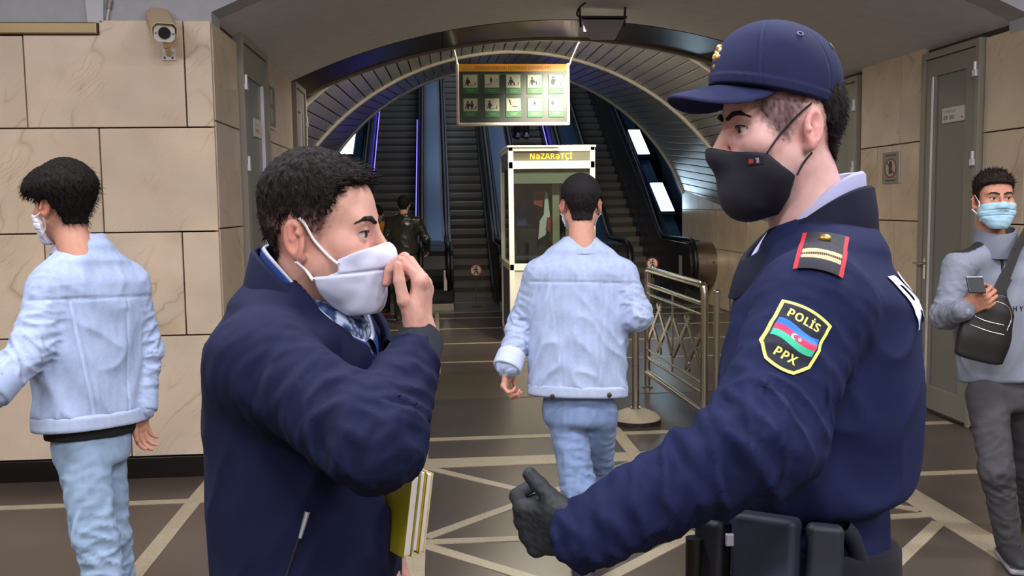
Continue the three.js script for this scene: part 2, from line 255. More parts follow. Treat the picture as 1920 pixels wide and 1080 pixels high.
function tunnelLamp(x, y, z, label, I, color, tilt = 0) {
  const t = thing('tunnel_lamp', label, 'lamp', [x, y, z], 'lamps on the tunnel crown');
  local(t, 'housing', new RoundedBoxGeometry(0.9, 0.06, 0.16, 2, 0.01), M.cream);
  const d = new THREE.BoxGeometry(0.86, 0.01, 0.12); d.translate(0, -0.032, 0); local(t, 'diffuser', d, new THREE.MeshStandardMaterial({ color: 0xffffff, emissive: color, emissiveIntensity: 2 }));
  const l = new THREE.RectAreaLight(color, I, 0.86, 0.12); l.position.set(0, -0.045, 0); l.rotation.x = -Math.PI / 2; t.add(l); t.rotation.x = tilt;
}
for (const [x, z] of [[1.1, -9.98], [1.1, -10.2], [1.1, -10.42]]) tunnelLamp(x, 0.155 + Math.sqrt(3.36 ** 2 - 0.42 ** 2) + 0.03, z, 'fluorescent lamp on the tunnel crown just behind the dark metal ring', TUNNEL_LIGHT, 0xfff2dc);
for (const z of [-17.6, -20.6, -23.6]) for (const x of [0.2, 2.1]) tunnelLamp(x, 0.45 + rise(z) + Math.sqrt(3.36 ** 2 - (x - 1.14) ** 2), z, 'fluorescent lamp on the crown of the sloping tunnel', TUNNEL_LIGHT * 0.5, 0xd4e4ff, rad(30));

// ---------------------------------------------------------------- doors of the passage
function doorHinge(parent, x, y, z, s) { const h = part(parent, 'hinge', rod([x, y - 0.05, z], [x, y + 0.05, z], 0.012, 10), M.alu); const b = baseOf(parent); const g = rb(x - 0.012, x + 0.012, y - 0.05, y - 0.005, z - 0.022, z + 0.022, 0.003); g.translate(-b.x, -b.y, -b.z); local(h, 'knuckle', g, M.alu); }
function doorPlate(w, h, lines, extra) { return MAT(0xffffff, 0.6, 0, { map: canvasTex(256, Math.round(256 * h / w), (c, W, H) => { c.fillStyle = '#d9d6cf'; c.fillRect(0, 0, W, H); extra?.(c, W, H); c.fillStyle = '#4a4748'; c.textBaseline = 'middle'; for (const [t, x, y, size, weight] of lines) { c.font = (weight || 'bold') + ' ' + Math.round(size * H) + 'px sans-serif'; c.fillText(t, x * W, y * H); } }) }); }
function grayDoor(n, x, dir, z0, z1, hingeZ, hgt, opt = {}) {
  // x: face of the wall, dir: towards the passage, z0 nearer edge, z1 farther edge
  const d = struct('door_' + n, null, null, opt.label, 'door'); d.position.set(x, 0, (z0 + z1) / 2);
  const s = dir, F = (a, b) => [x + s * a, x + s * b];
  part(d, 'frame', mergeGeometries([rb(...F(-0.06, 0.035), 0, hgt, z0 - 0.05, z0, 0.004), rb(...F(-0.06, 0.035), 0, hgt, z1, z1 + 0.05, 0.004), rb(...F(-0.06, 0.034), hgt - 0.05, hgt, z1 + 0.05, z0 - 0.05, 0.004)]), M.doorFrame);
  const lf = [z0 - 0.055, z1 + 0.055], top = hgt - 0.055, m = 0.13;
  const leaf = part(d, 'leaf', mergeGeometries([rb(...F(-0.05, 0.02), 0.02, top, lf[0] - m, lf[0], 0.003), rb(...F(-0.05, 0.02), 0.02, top, lf[1], lf[1] + m, 0.003), rb(...F(-0.05, 0.0195), top - (opt.head ?? 0.16), top, lf[1] + m, lf[0] - m, 0.003), rb(...F(-0.05, 0.0195), 0.02, 0.2, lf[1] + m, lf[0] - m, 0.003)]), M.doorPaint);
  part(leaf, 'panel', rb(...F(-0.05, 0.004), 0.2, top - (opt.head ?? 0.16), lf[1] + m, lf[0] - m, 0.001), M.doorPanel);
  const e = opt.edge; if (e !== undefined) part(leaf, 'panel_edge', rb(...F(0.0, 0.026), 0.2, top - (opt.head ?? 0.16), e - 0.012, e + 0.012, 0.003), M.alu, 'bright metal edge strip of the door panel');
  for (const y of opt.hinges ?? [2.46, 1.92, 0.5]) doorHinge(d, x + s * 0.04, y, hingeZ, s);
  part(d, 'threshold', rb(...F(-0.05, 0.03), 0, 0.02, z1, z0, 0.004), M.blackStone);
  if (opt.handle) { const [hy, hz] = opt.handle; const h = part(d, 'handle', rod([x + s * 0.02, hy, hz], [x + s * 0.065, hy, hz], 0.009), M.steel); const b = baseOf(h); const g = mergeGeometries([rod([x + s * 0.06, hy, hz], [x + s * 0.06, hy, hz - 0.11], 0.008), rb(...F(0.02, 0.026), hy - 0.12, hy + 0.04, hz - 0.018, hz + 0.018, 0.003)].map((q) => q.index ? q.toNonIndexed() : q)); g.translate(-b.x, -b.y, -b.z); local(h, 'lever', g, M.steel); }
  return d;
}
grayDoor(1, XL, 1, -6.44, -7.4, -6.475, 2.78, { label: 'nearer grey metal door in the left passage wall, hinges facing the hall', edge: -7.2, head: 0.2 });
grayDoor(2, XL, 1, -8.84, -9.5, -9.47, 2.78, { label: 'farther narrow grey door at the inner end of the left passage wall', edge: -9.2, head: 0.2 });
grayDoor(3, XR, -1, -6.21, -6.98, -6.25, 2.72, { label: 'grey metal door in the right passage wall beside the man with the phone', edge: -6.83, head: 0.13, hinges: [2.51, 1.9, 0.42], handle: [1.13, -6.88] });
grayDoor(4, XR, -1, -8.08, -8.98, -8.12, 2.72, { label: 'farther grey door at the inner end of the right passage wall', head: 0.16 });
function wallSign(name, label, x, dir, y0, y1, z0, z1, front, thick = 0.012) {
  const t = thing(name, label, 'sign', [x, y0, (z0 + z1) / 2]);
  part(t, 'board', rb(x, x + dir * thick, y0, y1, z0, z1, 0.003), MAT(0xcfccc4, 0.5));
  const g = card(Math.abs(z1 - z0) - 0.006, y1 - y0 - 0.006); g.rotateY(dir * Math.PI / 2); g.translate(x + dir * (thick + 0.001), (y0 + y1) / 2, (z0 + z1) / 2); part(t, 'print', g, front);
  return t;
}
wallSign('door_sign', 'small white lettered plate with KB on the grey door beside the man with the phone', XR - 0.004, -1, 2.175, 2.285, -6.7, -6.4, doorPlate(0.3, 0.11, [['KB  001', 0.06, 0.68, 0.4], ['ELEKTRİK OTAĞI', 0.06, 0.25, 0.2, 'normal']], (c, W, H) => { c.fillStyle = '#c0392b'; c.fillRect(W * 0.86, H * 0.7, W * 0.06, H * 0.12); }));
wallSign('door_sign', 'small white lettered plate on the nearer left passage door', XL + 0.004, 1, 2.13, 2.26, -7.12, -6.86, doorPlate(0.26, 0.13, [['Giriş qadağandır', 0.05, 0.3, 0.16, 'normal'], ['KB 002', 0.1, 0.68, 0.36]]));
const noEntry = (W = 160, H = 256) => MAT(0xffffff, 0.5, 0, { map: canvasTex(W, H, (c) => { c.fillStyle = '#8d8a80'; c.fillRect(0, 0, W, H); c.fillStyle = '#4b4a48'; c.fillRect(W * 0.16, H * 0.08, W * 0.68, H * 0.05); c.fillRect(W * 0.2, H * 0.9, W * 0.6, H * 0.035); c.fillStyle = '#b9b5ab'; c.beginPath(); c.ellipse(W / 2, H * 0.52, W * 0.34, H * 0.29, 0, 0, TAU); c.fill(); c.fillStyle = '#2c2a2a'; c.fillRect(W * 0.4, H * 0.36, W * 0.2, H * 0.34); c.beginPath(); c.arc(W / 2, H * 0.34, W * 0.09, 0, TAU); c.fill(); c.strokeStyle = '#8e2b2e'; c.lineWidth = W * 0.07; c.beginPath(); c.ellipse(W / 2, H * 0.52, W * 0.34, H * 0.29, 0, 0, TAU); c.stroke(); c.beginPath(); c.moveTo(W * 0.28, H * 0.34); c.lineTo(W * 0.72, H * 0.7); c.stroke(); }) });
wallSign('prohibition_sign', 'grey plate with a red ringed prohibition symbol on the right passage wall', XR, -1, 1.755, 2.015, -7.62, -7.34, noEntry());
wallSign('notice_plate', 'grey notice plate on the left passage wall between the two doors', XL, 1, 1.86, 2.07, -8.12, -7.98, noEntry());
wallSign('framed_notice', 'pale framed notice high on the left passage wall between the doors', XL, 1, 2.24, 2.6, -7.8, -7.5, MAT(0xffffff, 0.4, 0, { map: canvasTex(200, 256, (c, W, H) => { c.fillStyle = '#c7c0a8'; c.fillRect(0, 0, W, H); c.fillStyle = '#6f6a5c'; c.fillRect(14, 14, W - 28, H - 28); c.fillStyle = '#a8a28e'; c.fillRect(40, 34, 70, 80); c.fillRect(40, 140, 70, 80); }) }));
// ---------------------------------------------------------------- surveillance camera
{
  const t = thing('surveillance_camera', 'beige box surveillance camera on a bracket high on the left marble wall', 'camera', [-1.535, 2.5, ZF]);
  const body = MAT(0xcdb58f, 0.5), face = MAT(0xd8d4cc, 0.5), dark = PHY(0x08080c, 0.12, { clearcoat: 1 });
  const dir = new THREE.Vector3(0.33, -0.40, 0.86).normalize(), C0 = new THREE.Vector3(-1.535, 2.655, ZF + 0.13);
  const q = new THREE.Quaternion().setFromRotationMatrix(new THREE.Matrix4().lookAt(dir, new THREE.Vector3(), new THREE.Vector3(0.0, 1, 0)));   // +z along dir
  const put = (g) => { g.applyQuaternion(q); g.translate(C0.x, C0.y, C0.z); return g; };
  const oct = (w, h, c) => [[-w + c, -h], [w - c, -h], [w, -h + c], [w, h - c], [w - c, h], [-w + c, h], [-w, h - c], [-w, -h + c]];
  part(t, 'housing', put(prism(oct(0.058, 0.05, 0.022), 'xy', -0.17, 0.14, 0.003)), body);
  part(t, 'sunshield', put(prism([[-0.07, -0.01], [-0.07, 0.038], [-0.046, 0.064], [0.046, 0.064], [0.07, 0.038], [0.07, -0.01], [0.064, -0.01], [0.064, 0.035], [0.043, 0.058], [-0.043, 0.058], [-0.064, 0.035], [-0.064, -0.01]], 'xy', -0.185, 0.17, 0.001)), body);
  const f = part(t, 'faceplate', put(prism(oct(0.056, 0.048, 0.02), 'xy', 0.138, 0.148, 0.002)), face);
  const lens = new THREE.CylinderGeometry(0.033, 0.033, 0.012, 28); lens.rotateX(Math.PI / 2); lens.translate(0, 0.004, 0.15); part(f, 'lens', put(lens), dark, 'black glass lens');
  for (const s of [-1, 1]) { const sc = new THREE.CylinderGeometry(0.004, 0.004, 0.006, 8); sc.rotateX(Math.PI / 2); sc.translate(s * 0.045, 0, 0.149); part(f, 'screw', put(sc), M.black); }
  part(t, 'bracket', mergeGeometries([rod([-1.53, 2.62, ZF + 0.12], [-1.515, 2.545, ZF + 0.10], 0.022, 12), rod([-1.515, 2.545, ZF + 0.10], [-1.535, 2.52, ZF], 0.017, 12)]), body);
  part(t, 'wall_plate', rb(-1.575, -1.495, 2.485, 2.555, ZF - 0.005, ZF + 0.012, 0.004), face);
  for (const s of [-1, 1]) part(t, 'bolt', rod([-1.535 + s * 0.022, 2.5, ZF + 0.01], [-1.535 + s * 0.022, 2.5, ZF + 0.018], 0.006, 8), M.black);
}
// ---------------------------------------------------------------- floodlight on the vault, seen from behind
{
  const z = -8.15, t = thing('floodlight', 'grey tapered floodlight hanging from the passage vault, seen from behind', 'floodlight', [1.47, 3.1, z]);
  const shell = new THREE.CylinderGeometry(0.25, 0.145, 0.17, 4, 1); shell.rotateY(Math.PI / 4); shell.scale(1, 1, 0.45); 
  shell.rotateX(rad(12)); shell.translate(1.47, 3.12, z); part(t, 'housing', shell.toNonIndexed(), MAT(0x9a97a6, 0.45, 0.2)).geometry.computeVertexNormals();
  part(t, 'rim', rb(1.47 - 0.195, 1.47 + 0.2, 3.2, 3.22, z - 0.1, z + 0.09, 0.006), MAT(0x2c2838, 0.5));
  for (const s of [-1, 1]) part(t, 'yoke_arm', rod([1.47 + s * 0.19, 3.14, z], [1.47 + s * 0.2, 3.31, z], 0.01), MAT(0x37312e, 0.5));
  part(t, 'cable', tube([[1.29, 3.2, z + 0.05], [1.24, 3.23, z + 0.06], [1.25, 3.28, z + 0.08], [1.31, 3.33, z + 0.1]], 0.008), MAT(0x2a2320, 0.6));
  const g = rb(1.47 - 0.15, 1.47 + 0.15, 3.12, 3.195, z - 0.1, z - 0.092, 0.003); part(t, 'lamp_glass', g, new THREE.MeshStandardMaterial({ color: 0xffffff, emissive: 0xfff1d2, emissiveIntensity: 1.5 }));
  const l = new THREE.SpotLight(0xfff4e0, FLOOD_LIGHT, 0, rad(31), 0.5, 2); l.position.set(0, 0.06, -0.12); l.target.position.set(0, -1.6, -3.0); l.shadow.radius = 4; l.castShadow = true; t.add(l); t.add(l.target);
}
// ---------------------------------------------------------------- hanging board with the escalator rules
{
  const z = -9.95, x0 = 0.24, x1 = 1.44, y0 = 2.455, y1 = 3.1, t = thing('hanging_sign', 'hanging board with ten escalator safety pictograms under an orange header', 'sign', [0.84, y0, z]);
  const inner = MAT(0x3f4138, 0.4);
  part(t, 'panel', rb(x0 + 0.01, x1 - 0.01, y0 + 0.01, y1 - 0.01, z - 0.05, z, 0.01), inner);
  part(t, 'frame', mergeGeometries([rb(x0, x1, y0, y0 + 0.032, z - 0.06, z + 0.02, 0.012), rb(x0, x0 + 0.03, y0, y1, z - 0.06, z + 0.02, 0.012), rb(x1 - 0.03, x1, y0, y1, z - 0.06, z + 0.02, 0.012)]), M.cream, 'cream frame');
  const head = card(x1 - x0 - 0.06, 0.078); head.translate((x0 + x1) / 2, y1 - 0.045, z + 0.006);
  part(t, 'header', head, MAT(0xffffff, 0.45, 0, { map: canvasTex(1024, 70, (c, W, H) => { c.fillStyle = '#d99a2c'; c.fillRect(0, 0, W, H); c.fillStyle = '#8a5c17'; az(c, 'ESKALATORDAN İSTİFAD\u018f QAYDALARI', W / 2, H * 0.7, 40); }) }), 'orange header strip');
  const figure = (c, x, y, s, k = 0) => { c.beginPath(); c.arc(x, y - 52 * s, 8 * s, 0, TAU); c.fill(); c.beginPath(); c.moveTo(x - 12 * s, y - 42 * s); c.lineTo(x + 12 * s, y - 42 * s); c.lineTo(x + (14 + k) * s, y - 18 * s); c.lineTo(x + 8 * s, y - 14 * s); c.lineTo(x + 8 * s, y); c.lineTo(x - 8 * s, y); c.lineTo(x - 8 * s, y - 14 * s); c.lineTo(x - 14 * s, y - 18 * s); c.closePath(); c.fill(); };
  const belt = (c, a, b, y) => { c.fillRect(a, y, b - a, 5); };
  const draws = [
    (c) => { figure(c, 52, 112, 1.35, 14); belt(c, 46, 128, 112); c.fillRect(128, 84, 10, 30); c.fillRect(24, 88, 10, 28); },
    (c) => { figure(c, 70, 84, 0.95, 4); c.lineWidth = 3; c.beginPath(); c.moveTo(18, 122); c.lineTo(60, 104); c.lineTo(108, 76); c.lineTo(138, 72); c.lineTo(140, 48); c.lineTo(110, 52); c.moveTo(18, 110); c.lineTo(80, 88); c.stroke(); },
    (c) => { figure(c, 52, 112, 1.4, 12); belt(c, 30, 140, 114); c.fillRect(78, 88, 20, 24); c.fillRect(128, 80, 10, 32); c.fillRect(22, 84, 9, 30); },
    (c) => { figure(c, 50, 112, 1.4, 14); belt(c, 36, 140, 114); figure(c, 98, 112, 0.75); c.fillRect(126, 80, 10, 32); c.fillRect(20, 84, 9, 30); },
    (c) => { figure(c, 48, 114, 1.6, 2); figure(c, 36, 114, 1.2, 2); belt(c, 60, 136, 112); c.fillRect(128, 78, 9, 34); },
    (c) => { figure(c, 50, 114, 1.35, 10); figure(c, 94, 114, 1.35, 2); belt(c, 20, 140, 116); c.fillRect(132, 84, 9, 32); c.fillRect(20, 88, 9, 28); },
    (c) => { figure(c, 52, 114, 1.4, 8); belt(c, 40, 136, 114); c.fillRect(128, 82, 9, 34); c.fillRect(20, 88, 9, 28); },
    (c) => { c.beginPath(); c.moveTo(20, 16); c.lineTo(38, 16); c.lineTo(58, 80); c.lineTo(46, 82); c.fill(); c.lineWidth = 3; c.beginPath(); c.moveTo(54, 16); c.lineTo(72, 84); c.lineTo(128, 100); c.moveTo(30, 90); c.lineTo(60, 112); c.lineTo(132, 112); c.stroke(); c.fillRect(66, 88, 60, 12); },
    (c) => { figure(c, 74, 84, 0.95, 4); c.lineWidth = 3; c.beginPath(); c.moveTo(18, 124); c.lineTo(60, 104); c.lineTo(110, 84); c.lineTo(136, 80); c.lineTo(138, 52); c.lineTo(106, 54); c.stroke(); },
    (c) => { figure(c, 36, 86, 1.15, 6); c.lineWidth = 8; c.beginPath(); c.moveTo(24, 92); c.lineTo(60, 112); c.lineTo(136, 74); c.stroke(); c.lineWidth = 3; c.beginPath(); c.moveTo(50, 74); c.lineTo(132, 28); c.stroke(); }];
  for (let r = 0; r < 2; r++) for (let k = 0; k < 5; k++) {
    const w = 0.168, h = 0.205, cx = x0 + 0.148 + k * 0.227, cy = y1 - 0.215 - r * 0.242, g = rb(cx - w / 2, cx + w / 2, cy - h / 2, cy + h / 2, z - 0.002, z + 0.01, 0.003);
    const pl2 = part(t, 'pictogram_plate', g, MAT(0x3f7a49, 0.5));
    const f = card(w - 0.016, h - 0.006); f.translate(cx, cy, z + 0.0112);
    part(pl2, 'print', f, MAT(0xffffff, 0.5, 0, { map: canvasTex(160, 208, (c, W, H) => { c.fillStyle = '#3f7d4a'; c.fillRect(0, 0, W, H); c.fillStyle = '#d9d8b8'; c.fillRect(2, 6, W - 4, 136); c.fillStyle = '#23213a'; c.strokeStyle = '#3a3850'; draws[r * 5 + k](c); c.fillStyle = '#7fae7a'; c.fillRect(34, 160, 92, 9); c.fillRect(44, 178, 72, 9); }) }));
  }
  for (const x of [x0 + 0.02, x1 + 0.0]) part(t, 'hanger', rod([x, y1 - 0.02, z - 0.02], [x + (x < 0.8 ? -0.05 : 0.09), 3.3, z + 0.1], 0.009), M.rim);
}
// ---------------------------------------------------------------- attendant's booth
{
  const x0 = 0.835, x1 = 1.84, z0 = -10.7, z1 = -12.05, H = 2.28, t = thing('attendant_booth', 'white glazed attendant booth lettered at the top, in front of the escalators', 'booth', [(x0 + x1) / 2, 0, (z0 + z1) / 2]);
  const fw = MAT(0xf4f0dc, 0.45), pw = 0.06;
  part(t, 'frame', mergeGeometries([
    rb(x0, x0 + pw, 0, H, z0 - pw, z0, 0.008), rb(x1 - pw, x1, 0, H, z0 - pw, z0, 0.008), rb(x0, x0 + pw, 0, H, z1, z1 + pw, 0.008), rb(x1 - pw, x1, 0, H, z1, z1 + pw, 0.008),
    rb(x0, x1, H - 0.055, H, z0 - pw, z0, 0.008), rb(x0, x1, H - 0.255, H - 0.165, z0 - pw, z0, 0.008), rb(x0, x1, 0.86, 0.94, z0 - pw, z0, 0.008), rb(x0, x1, 0, 0.08, z0 - pw, z0, 0.008),
    rb(x0, x0 + pw, H - 0.055, H, z1, z0, 0.008), rb(x1 - pw, x1, H - 0.055, H, z1, z0, 0.008), rb(x0, x0 + pw, 0.86, 0.94, z1, z0, 0.008), rb(x1 - pw, x1, 0.86, 0.94, z1, z0, 0.008), rb(x0, x0 + pw, 0, 0.08, z1, z0, 0.008), rb(x0, x1, H - 0.055, H, z1, z1 + pw, 0.008), rb(x0, x1, 0.86, 0.94, z1, z1 + pw, 0.008)]), fw);
  part(t, 'roof', rb(x0 - 0.01, x1 + 0.01, H - 0.01, H + 0.012, z1 - 0.01, z0 + 0.01, 0.005), fw);
  for (const [a, b, c, d] of [[x0 + pw, x1 - pw, z0 - 0.035, z0 - 0.02], [x0 + pw, x1 - pw, z1 + 0.02, z1 + 0.035]]) part(t, 'lower_panel', rb(a, b, 0.08, 0.86, c, d, 0.003), MAT(0xe4e1d2, 0.5));
  for (const [a, b] of [[x0 + 0.02, x0 + 0.035], [x1 - 0.035, x1 - 0.02]]) { part(t, 'lower_panel', rb(a, b, 0.08, 0.86, z1 + pw, z0 - pw, 0.003), MAT(0x6c7384, 0.5)); part(t, 'upper_panel', rb(a, b, H - 0.25, H - 0.055, z1 + pw, z0 - pw, 0.003), MAT(0x59606c, 0.5)); part(t, 'pane', bx(a + 0.004, b - 0.006, 0.94, H - 0.25, z1 + pw, z0 - pw), M.glass); }
  part(t, 'pane', bx(x0 + pw, x1 - pw, 0.94, H - 0.255, z0 - 0.035, z0 - 0.029), M.glass);
  const sg = part(t, 'name_board', rb(x0 + pw, x1 - pw, H - 0.165, H - 0.055, z0 - 0.05, z0 - 0.012, 0.003), MAT(0x5d5b45, 0.5));
  const c0 = card(x1 - x0 - 2 * pw - 0.004, 0.106); c0.translate((x0 + x1) / 2, H - 0.11, z0 - 0.0105);
  part(sg, 'lettering', c0, MAT(0xffffff, 0.5, 0, { map: canvasTex(1024, 124, (c, W, Hh) => { c.fillStyle = '#5d5b45'; c.fillRect(0, 0, W, Hh); c.fillStyle = '#ffc52e'; az(c, 'N\u018fZAR\u018fTÇİ', W * 0.49, Hh * 0.81, 106); }) }));
  const bk = part(t, 'back_panel', rb(x0 + pw, x1 - pw, 0.94, H - 0.055, z1 + 0.01, z1 + 0.03, 0.003), MAT(0x6b5f50, 0.7, 0, { map: canvasTex(256, 256, (c) => { c.fillStyle = '#d9cfc0'; c.fillRect(0, 0, 256, 256); for (let i = 0; i < 16; i++) { c.fillStyle = ['#bfb09a', '#cdbfa9', '#a99a88'][i % 3]; c.fillRect(i * 16, 0, 12, 256); } }) }));
  part(t, 'header_panel', rb(x0 + pw, x1 - pw, H - 0.42, H - 0.255, z0 - 0.12, z0 - 0.1, 0.003), MAT(0x8a866f, 0.6));
  part(t, 'mullion', rb(1.385, 1.47, 0.94, H - 0.255, z0 - 0.42, z0 - 0.36, 0.004), MAT(0x9c9079, 0.55));
  part(t, 'mullion', rb(1.545, 1.575, 0.94, H - 0.255, z0 - 0.42, z0 - 0.39, 0.004), MAT(0x9c9079, 0.55));
  part(t, 'desk', rb(x0 + pw, x1 - pw, 0.98, 1.02, z0 - 0.5, z0 - 0.08, 0.006), MAT(0x3a3230, 0.5));
  void bk;
  const tag3 = (n, l, c, geos, m) => { const g = thing(n, l, c, [1.1, 1.02, z0 - 0.3]); geos.forEach(([nm, q, mm]) => part(g, nm, q, mm || m)); return g; };
  tag3('hanging_coat', 'blue coat hanging inside the attendant booth', 'coat', [['body', (() => { const g = new THREE.LatheGeometry([[0.03, 0.32], [0.07, 0.3], [0.1, 0.18], [0.12, 0]].map((p) => new THREE.Vector2(...p)), 14); g.scale(1, 1, 0.5); g.translate(1.12, 1.36, z0 - 1.0); return g; })()], ['hook', rod([1.12, 1.67, z0 - 1.0], [1.12, 1.73, z0 - 1.0], 0.01, 6)]], MAT(0x3a4a86, 0.8));
  tag3('hanging_towel', 'red and white cloth hanging inside the booth window', 'cloth', [['white_fold', prism([[1.22, 1.2], [1.31, 1.25], [1.37, 1.45], [1.34, 1.75], [1.31, 1.78], [1.29, 1.5], [1.24, 1.42]], 'xy', z0 - 0.48, z0 - 0.45, 0.008), MAT(0xd8d2cc, 0.8)], ['red_fold', prism([[1.17, 1.62], [1.28, 1.58], [1.30, 1.78], [1.17, 1.79]], 'xy', z0 - 0.51, z0 - 0.48, 0.008), MAT(0x9c4630, 0.8)], ['red_corner', prism([[1.31, 1.32], [1.37, 1.28], [1.38, 1.48], [1.33, 1.46]], 'xy', z0 - 0.45, z0 - 0.42, 0.008), MAT(0xa02a2c, 0.8)]]);
  const ch = thing('office_chair', 'dark high-backed chair inside the attendant booth', 'chair', [1.2, 0, z0 - 0.85]);
  part(ch, 'backrest', rb(0.98, 1.38, 0.75, 1.34, z0 - 0.72, z0 - 0.62, 0.05, 0, 0, 4), MAT(0x141312, 0.7)); part(ch, 'seat', rb(0.98, 1.4, 0.44, 0.52, z0 - 1.1, z0 - 0.66, 0.03, 0, 0, 3), MAT(0x141312, 0.7)); part(ch, 'column', rod([1.19, 0.0, z0 - 0.88], [1.19, 0.45, z0 - 0.88], 0.03), M.black);
}
// ---------------------------------------------------------------- escalators
const ESC = [[-1.27, -0.35], [0.28, 0.95], [1.64, 2.45], [3.14, 3.9]];
const STEP = 0.31, NS = 40;
const stepGeos = ESC.map(([a, b]) => { const w = b - a; const g = prism([[0.0, 0.0], [-0.05, 0.0], [-STEP - 0.02, 0.0], [-STEP - 0.02, -0.05], [-0.05, -0.19], [-0.004, -0.18], [0.018, -0.1], [0.014, -0.02]], 'zy', -w / 2, w / 2); return g; });
ESC.forEach(([a, b], i) => {
  const t = thing('escalator', ['leftmost escalator flight edged with blue light lines', 'second escalator flight from the left with a pedestrian prohibition sticker', 'third escalator flight, mostly behind the attendant booth', 'rightmost escalator flight climbing beside the lit panels'][i], 'escalator', [(a + b) / 2, 0, -16], 'escalators in the sloping tunnel');
  for (let k = 0; k < NS; k++) { const o = local(t, 'step', stepGeos[i], M.escStep); o.position.set(0, 0.02 + Math.max(0, k - 0.6) * STEP * T30, -k * STEP + 0.1); }
  part(t, 'comb_plate', prism([[-15.45, 0.012], [-15.9, 0.024], [-15.95, 0.0], [-15.45, 0.0]], 'zy', a, b), M.brushed);
  const sk = (x, s) => part(t, 'skirt', prism([[-15.3, 0], [-15.3, 0.25], [-16.1, 0.25], [-28.5, 0.25 + rise(-28.4)], [-28.5, rise(-28.5) - 0.3], [-16.3, -0.1]], 'zy', Math.min(x, x + s * 0.02), Math.max(x, x + s * 0.02)), M.escPanel);
  sk(a, -1); sk(b, 1);
});
// balustrades: [x0, x1, has left handrail, has right handrail]
const BAL = [[-2.1, -1.29, false, true], [-0.33, 0.26, true, true], [0.97, 1.62, true, true], [2.47, 3.12, true, true], [3.92, 4.3, true, false]];
const balTop = 0.98;
BAL.forEach(([a, b, l, r], i) => {
  const nz = i === 4 ? -14.15 : i === 0 ? -14.3 : -14.5, t = thing('escalator_balustrade', ['left outer escalator balustrade with a lit panel on its deck', 'blue-decked balustrade between the leftmost and second escalators', 'blue-decked balustrade between the second and third escalators, beside the booth', 'blue-decked balustrade between the third and rightmost escalators', 'right outer escalator balustrade ending in a metal drum'][i], 'balustrade', [(a + b) / 2, 0, nz], 'escalator balustrades');
  const end = []; for (let k = 0; k <= 10; k++) { const q = Math.PI / 2 - (k / 10) * Math.PI; end.push([nz - 0.3 + 0.3 * Math.cos(q), balTop - 0.34 + 0.34 * Math.sin(q)]); }
  const prof = [...end, [nz - 0.35, 0], [-16.2, 0], [-29, rise(-29) - 0.2], [-29, rise(-29) + balTop], [-16.15, balTop + 0.02]];
  part(t, 'body', prism(prof, 'zy', a, b, 0.01), M.escPanel);
  const dk = prism([[-15.0, balTop + 0.004], [-15.0, balTop + 0.022], [-16.12, balTop + 0.045], [-29, rise(-29) + balTop + 0.03], [-29, rise(-29) + balTop + 0.01], [-16.14, balTop + 0.02]], 'zy', a + (l ? 0.17 : 0), b - (r ? 0.17 : 0)); part(t, 'deck', dk, M.escDeck, 'blue-grey deck plate');
  const rail = (x) => { const p = []; for (let k = 0; k <= 8; k++) { const q = -Math.PI / 2 + (k / 8) * Math.PI; p.push([x, balTop - 0.32 + 0.37 * Math.sin(q), nz - 0.3 + 0.34 * Math.cos(q)]); } p.push([x, balTop + 0.05, -15.2], [x, balTop + 0.05, -15.9], [x, balTop + 0.1, -16.3], [x, balTop + 0.06 + rise(-18), -18], [x, balTop + 0.06 + rise(-22), -22], [x, balTop + 0.06 + rise(-28.8), -28.8]); const g = new THREE.TubeGeometry(new THREE.CatmullRomCurve3(p.map((v) => new THREE.Vector3(...v)), false, 'centripetal'), 120, 0.035, 8); g.translate(-x, 0, 0); g.scale(1.25, 1, 1); g.translate(x, 0, 0); part(t, 'handrail', g, M.rubber, 'black rubber handrail'); };
  if (l) rail(a + 0.08); if (r) rail(b - 0.08);
  if (i > 0 && i < 4) part(t, 'newel_base', rb(a + 0.002, b - 0.002, 0, 0.1, nz - 0.7, nz + 0.012, 0.01), M.brushed);
  for (const x of [l ? a + 0.13 : null, r ? b - 0.13 : null]) if (x !== null) part(t, 'newel_plate', rb(x - 0.03, x + 0.03, 0.3, 0.62, nz - 0.03, nz + 0.012, 0.008), M.steel);
});
const outer = scene.children.filter((o) => /^escalator_balustrade/.test(o.name)).at(-1);
{ // metal drum closing the right outer balustrade
  const g = new THREE.CylinderGeometry(0.35, 0.35, 0.36, 40); g.rotateZ(Math.PI / 2); g.translate(4.19, 0.65, -14.36); const dr = part(outer, 'drum', g, M.brushed, 'round brushed metal end');
  const ri = new THREE.TorusGeometry(0.35, 0.012, 8, 40); ri.rotateY(Math.PI / 2); ri.translate(4.365, 0.65, -14.36); part(dr, 'edge_ring', ri, M.black);
  part(dr, 'key_switch', rod([4.13, 0.72, -14.02], [4.13, 0.72, -14.0], 0.02, 14), M.steel); part(dr, 'stop_button', rod([4.24, 0.7, -14.02], [4.24, 0.7, -14.0], 0.018, 14), MAT(0xa01818, 0.4));
  const s = new THREE.BoxGeometry(0.004, 0.3, 0.16); s.translate(3.913, 0.62, -14.75); part(outer, 'sticker', s, MAT(0x9a968c, 0.6), 'grey instruction sticker');
}
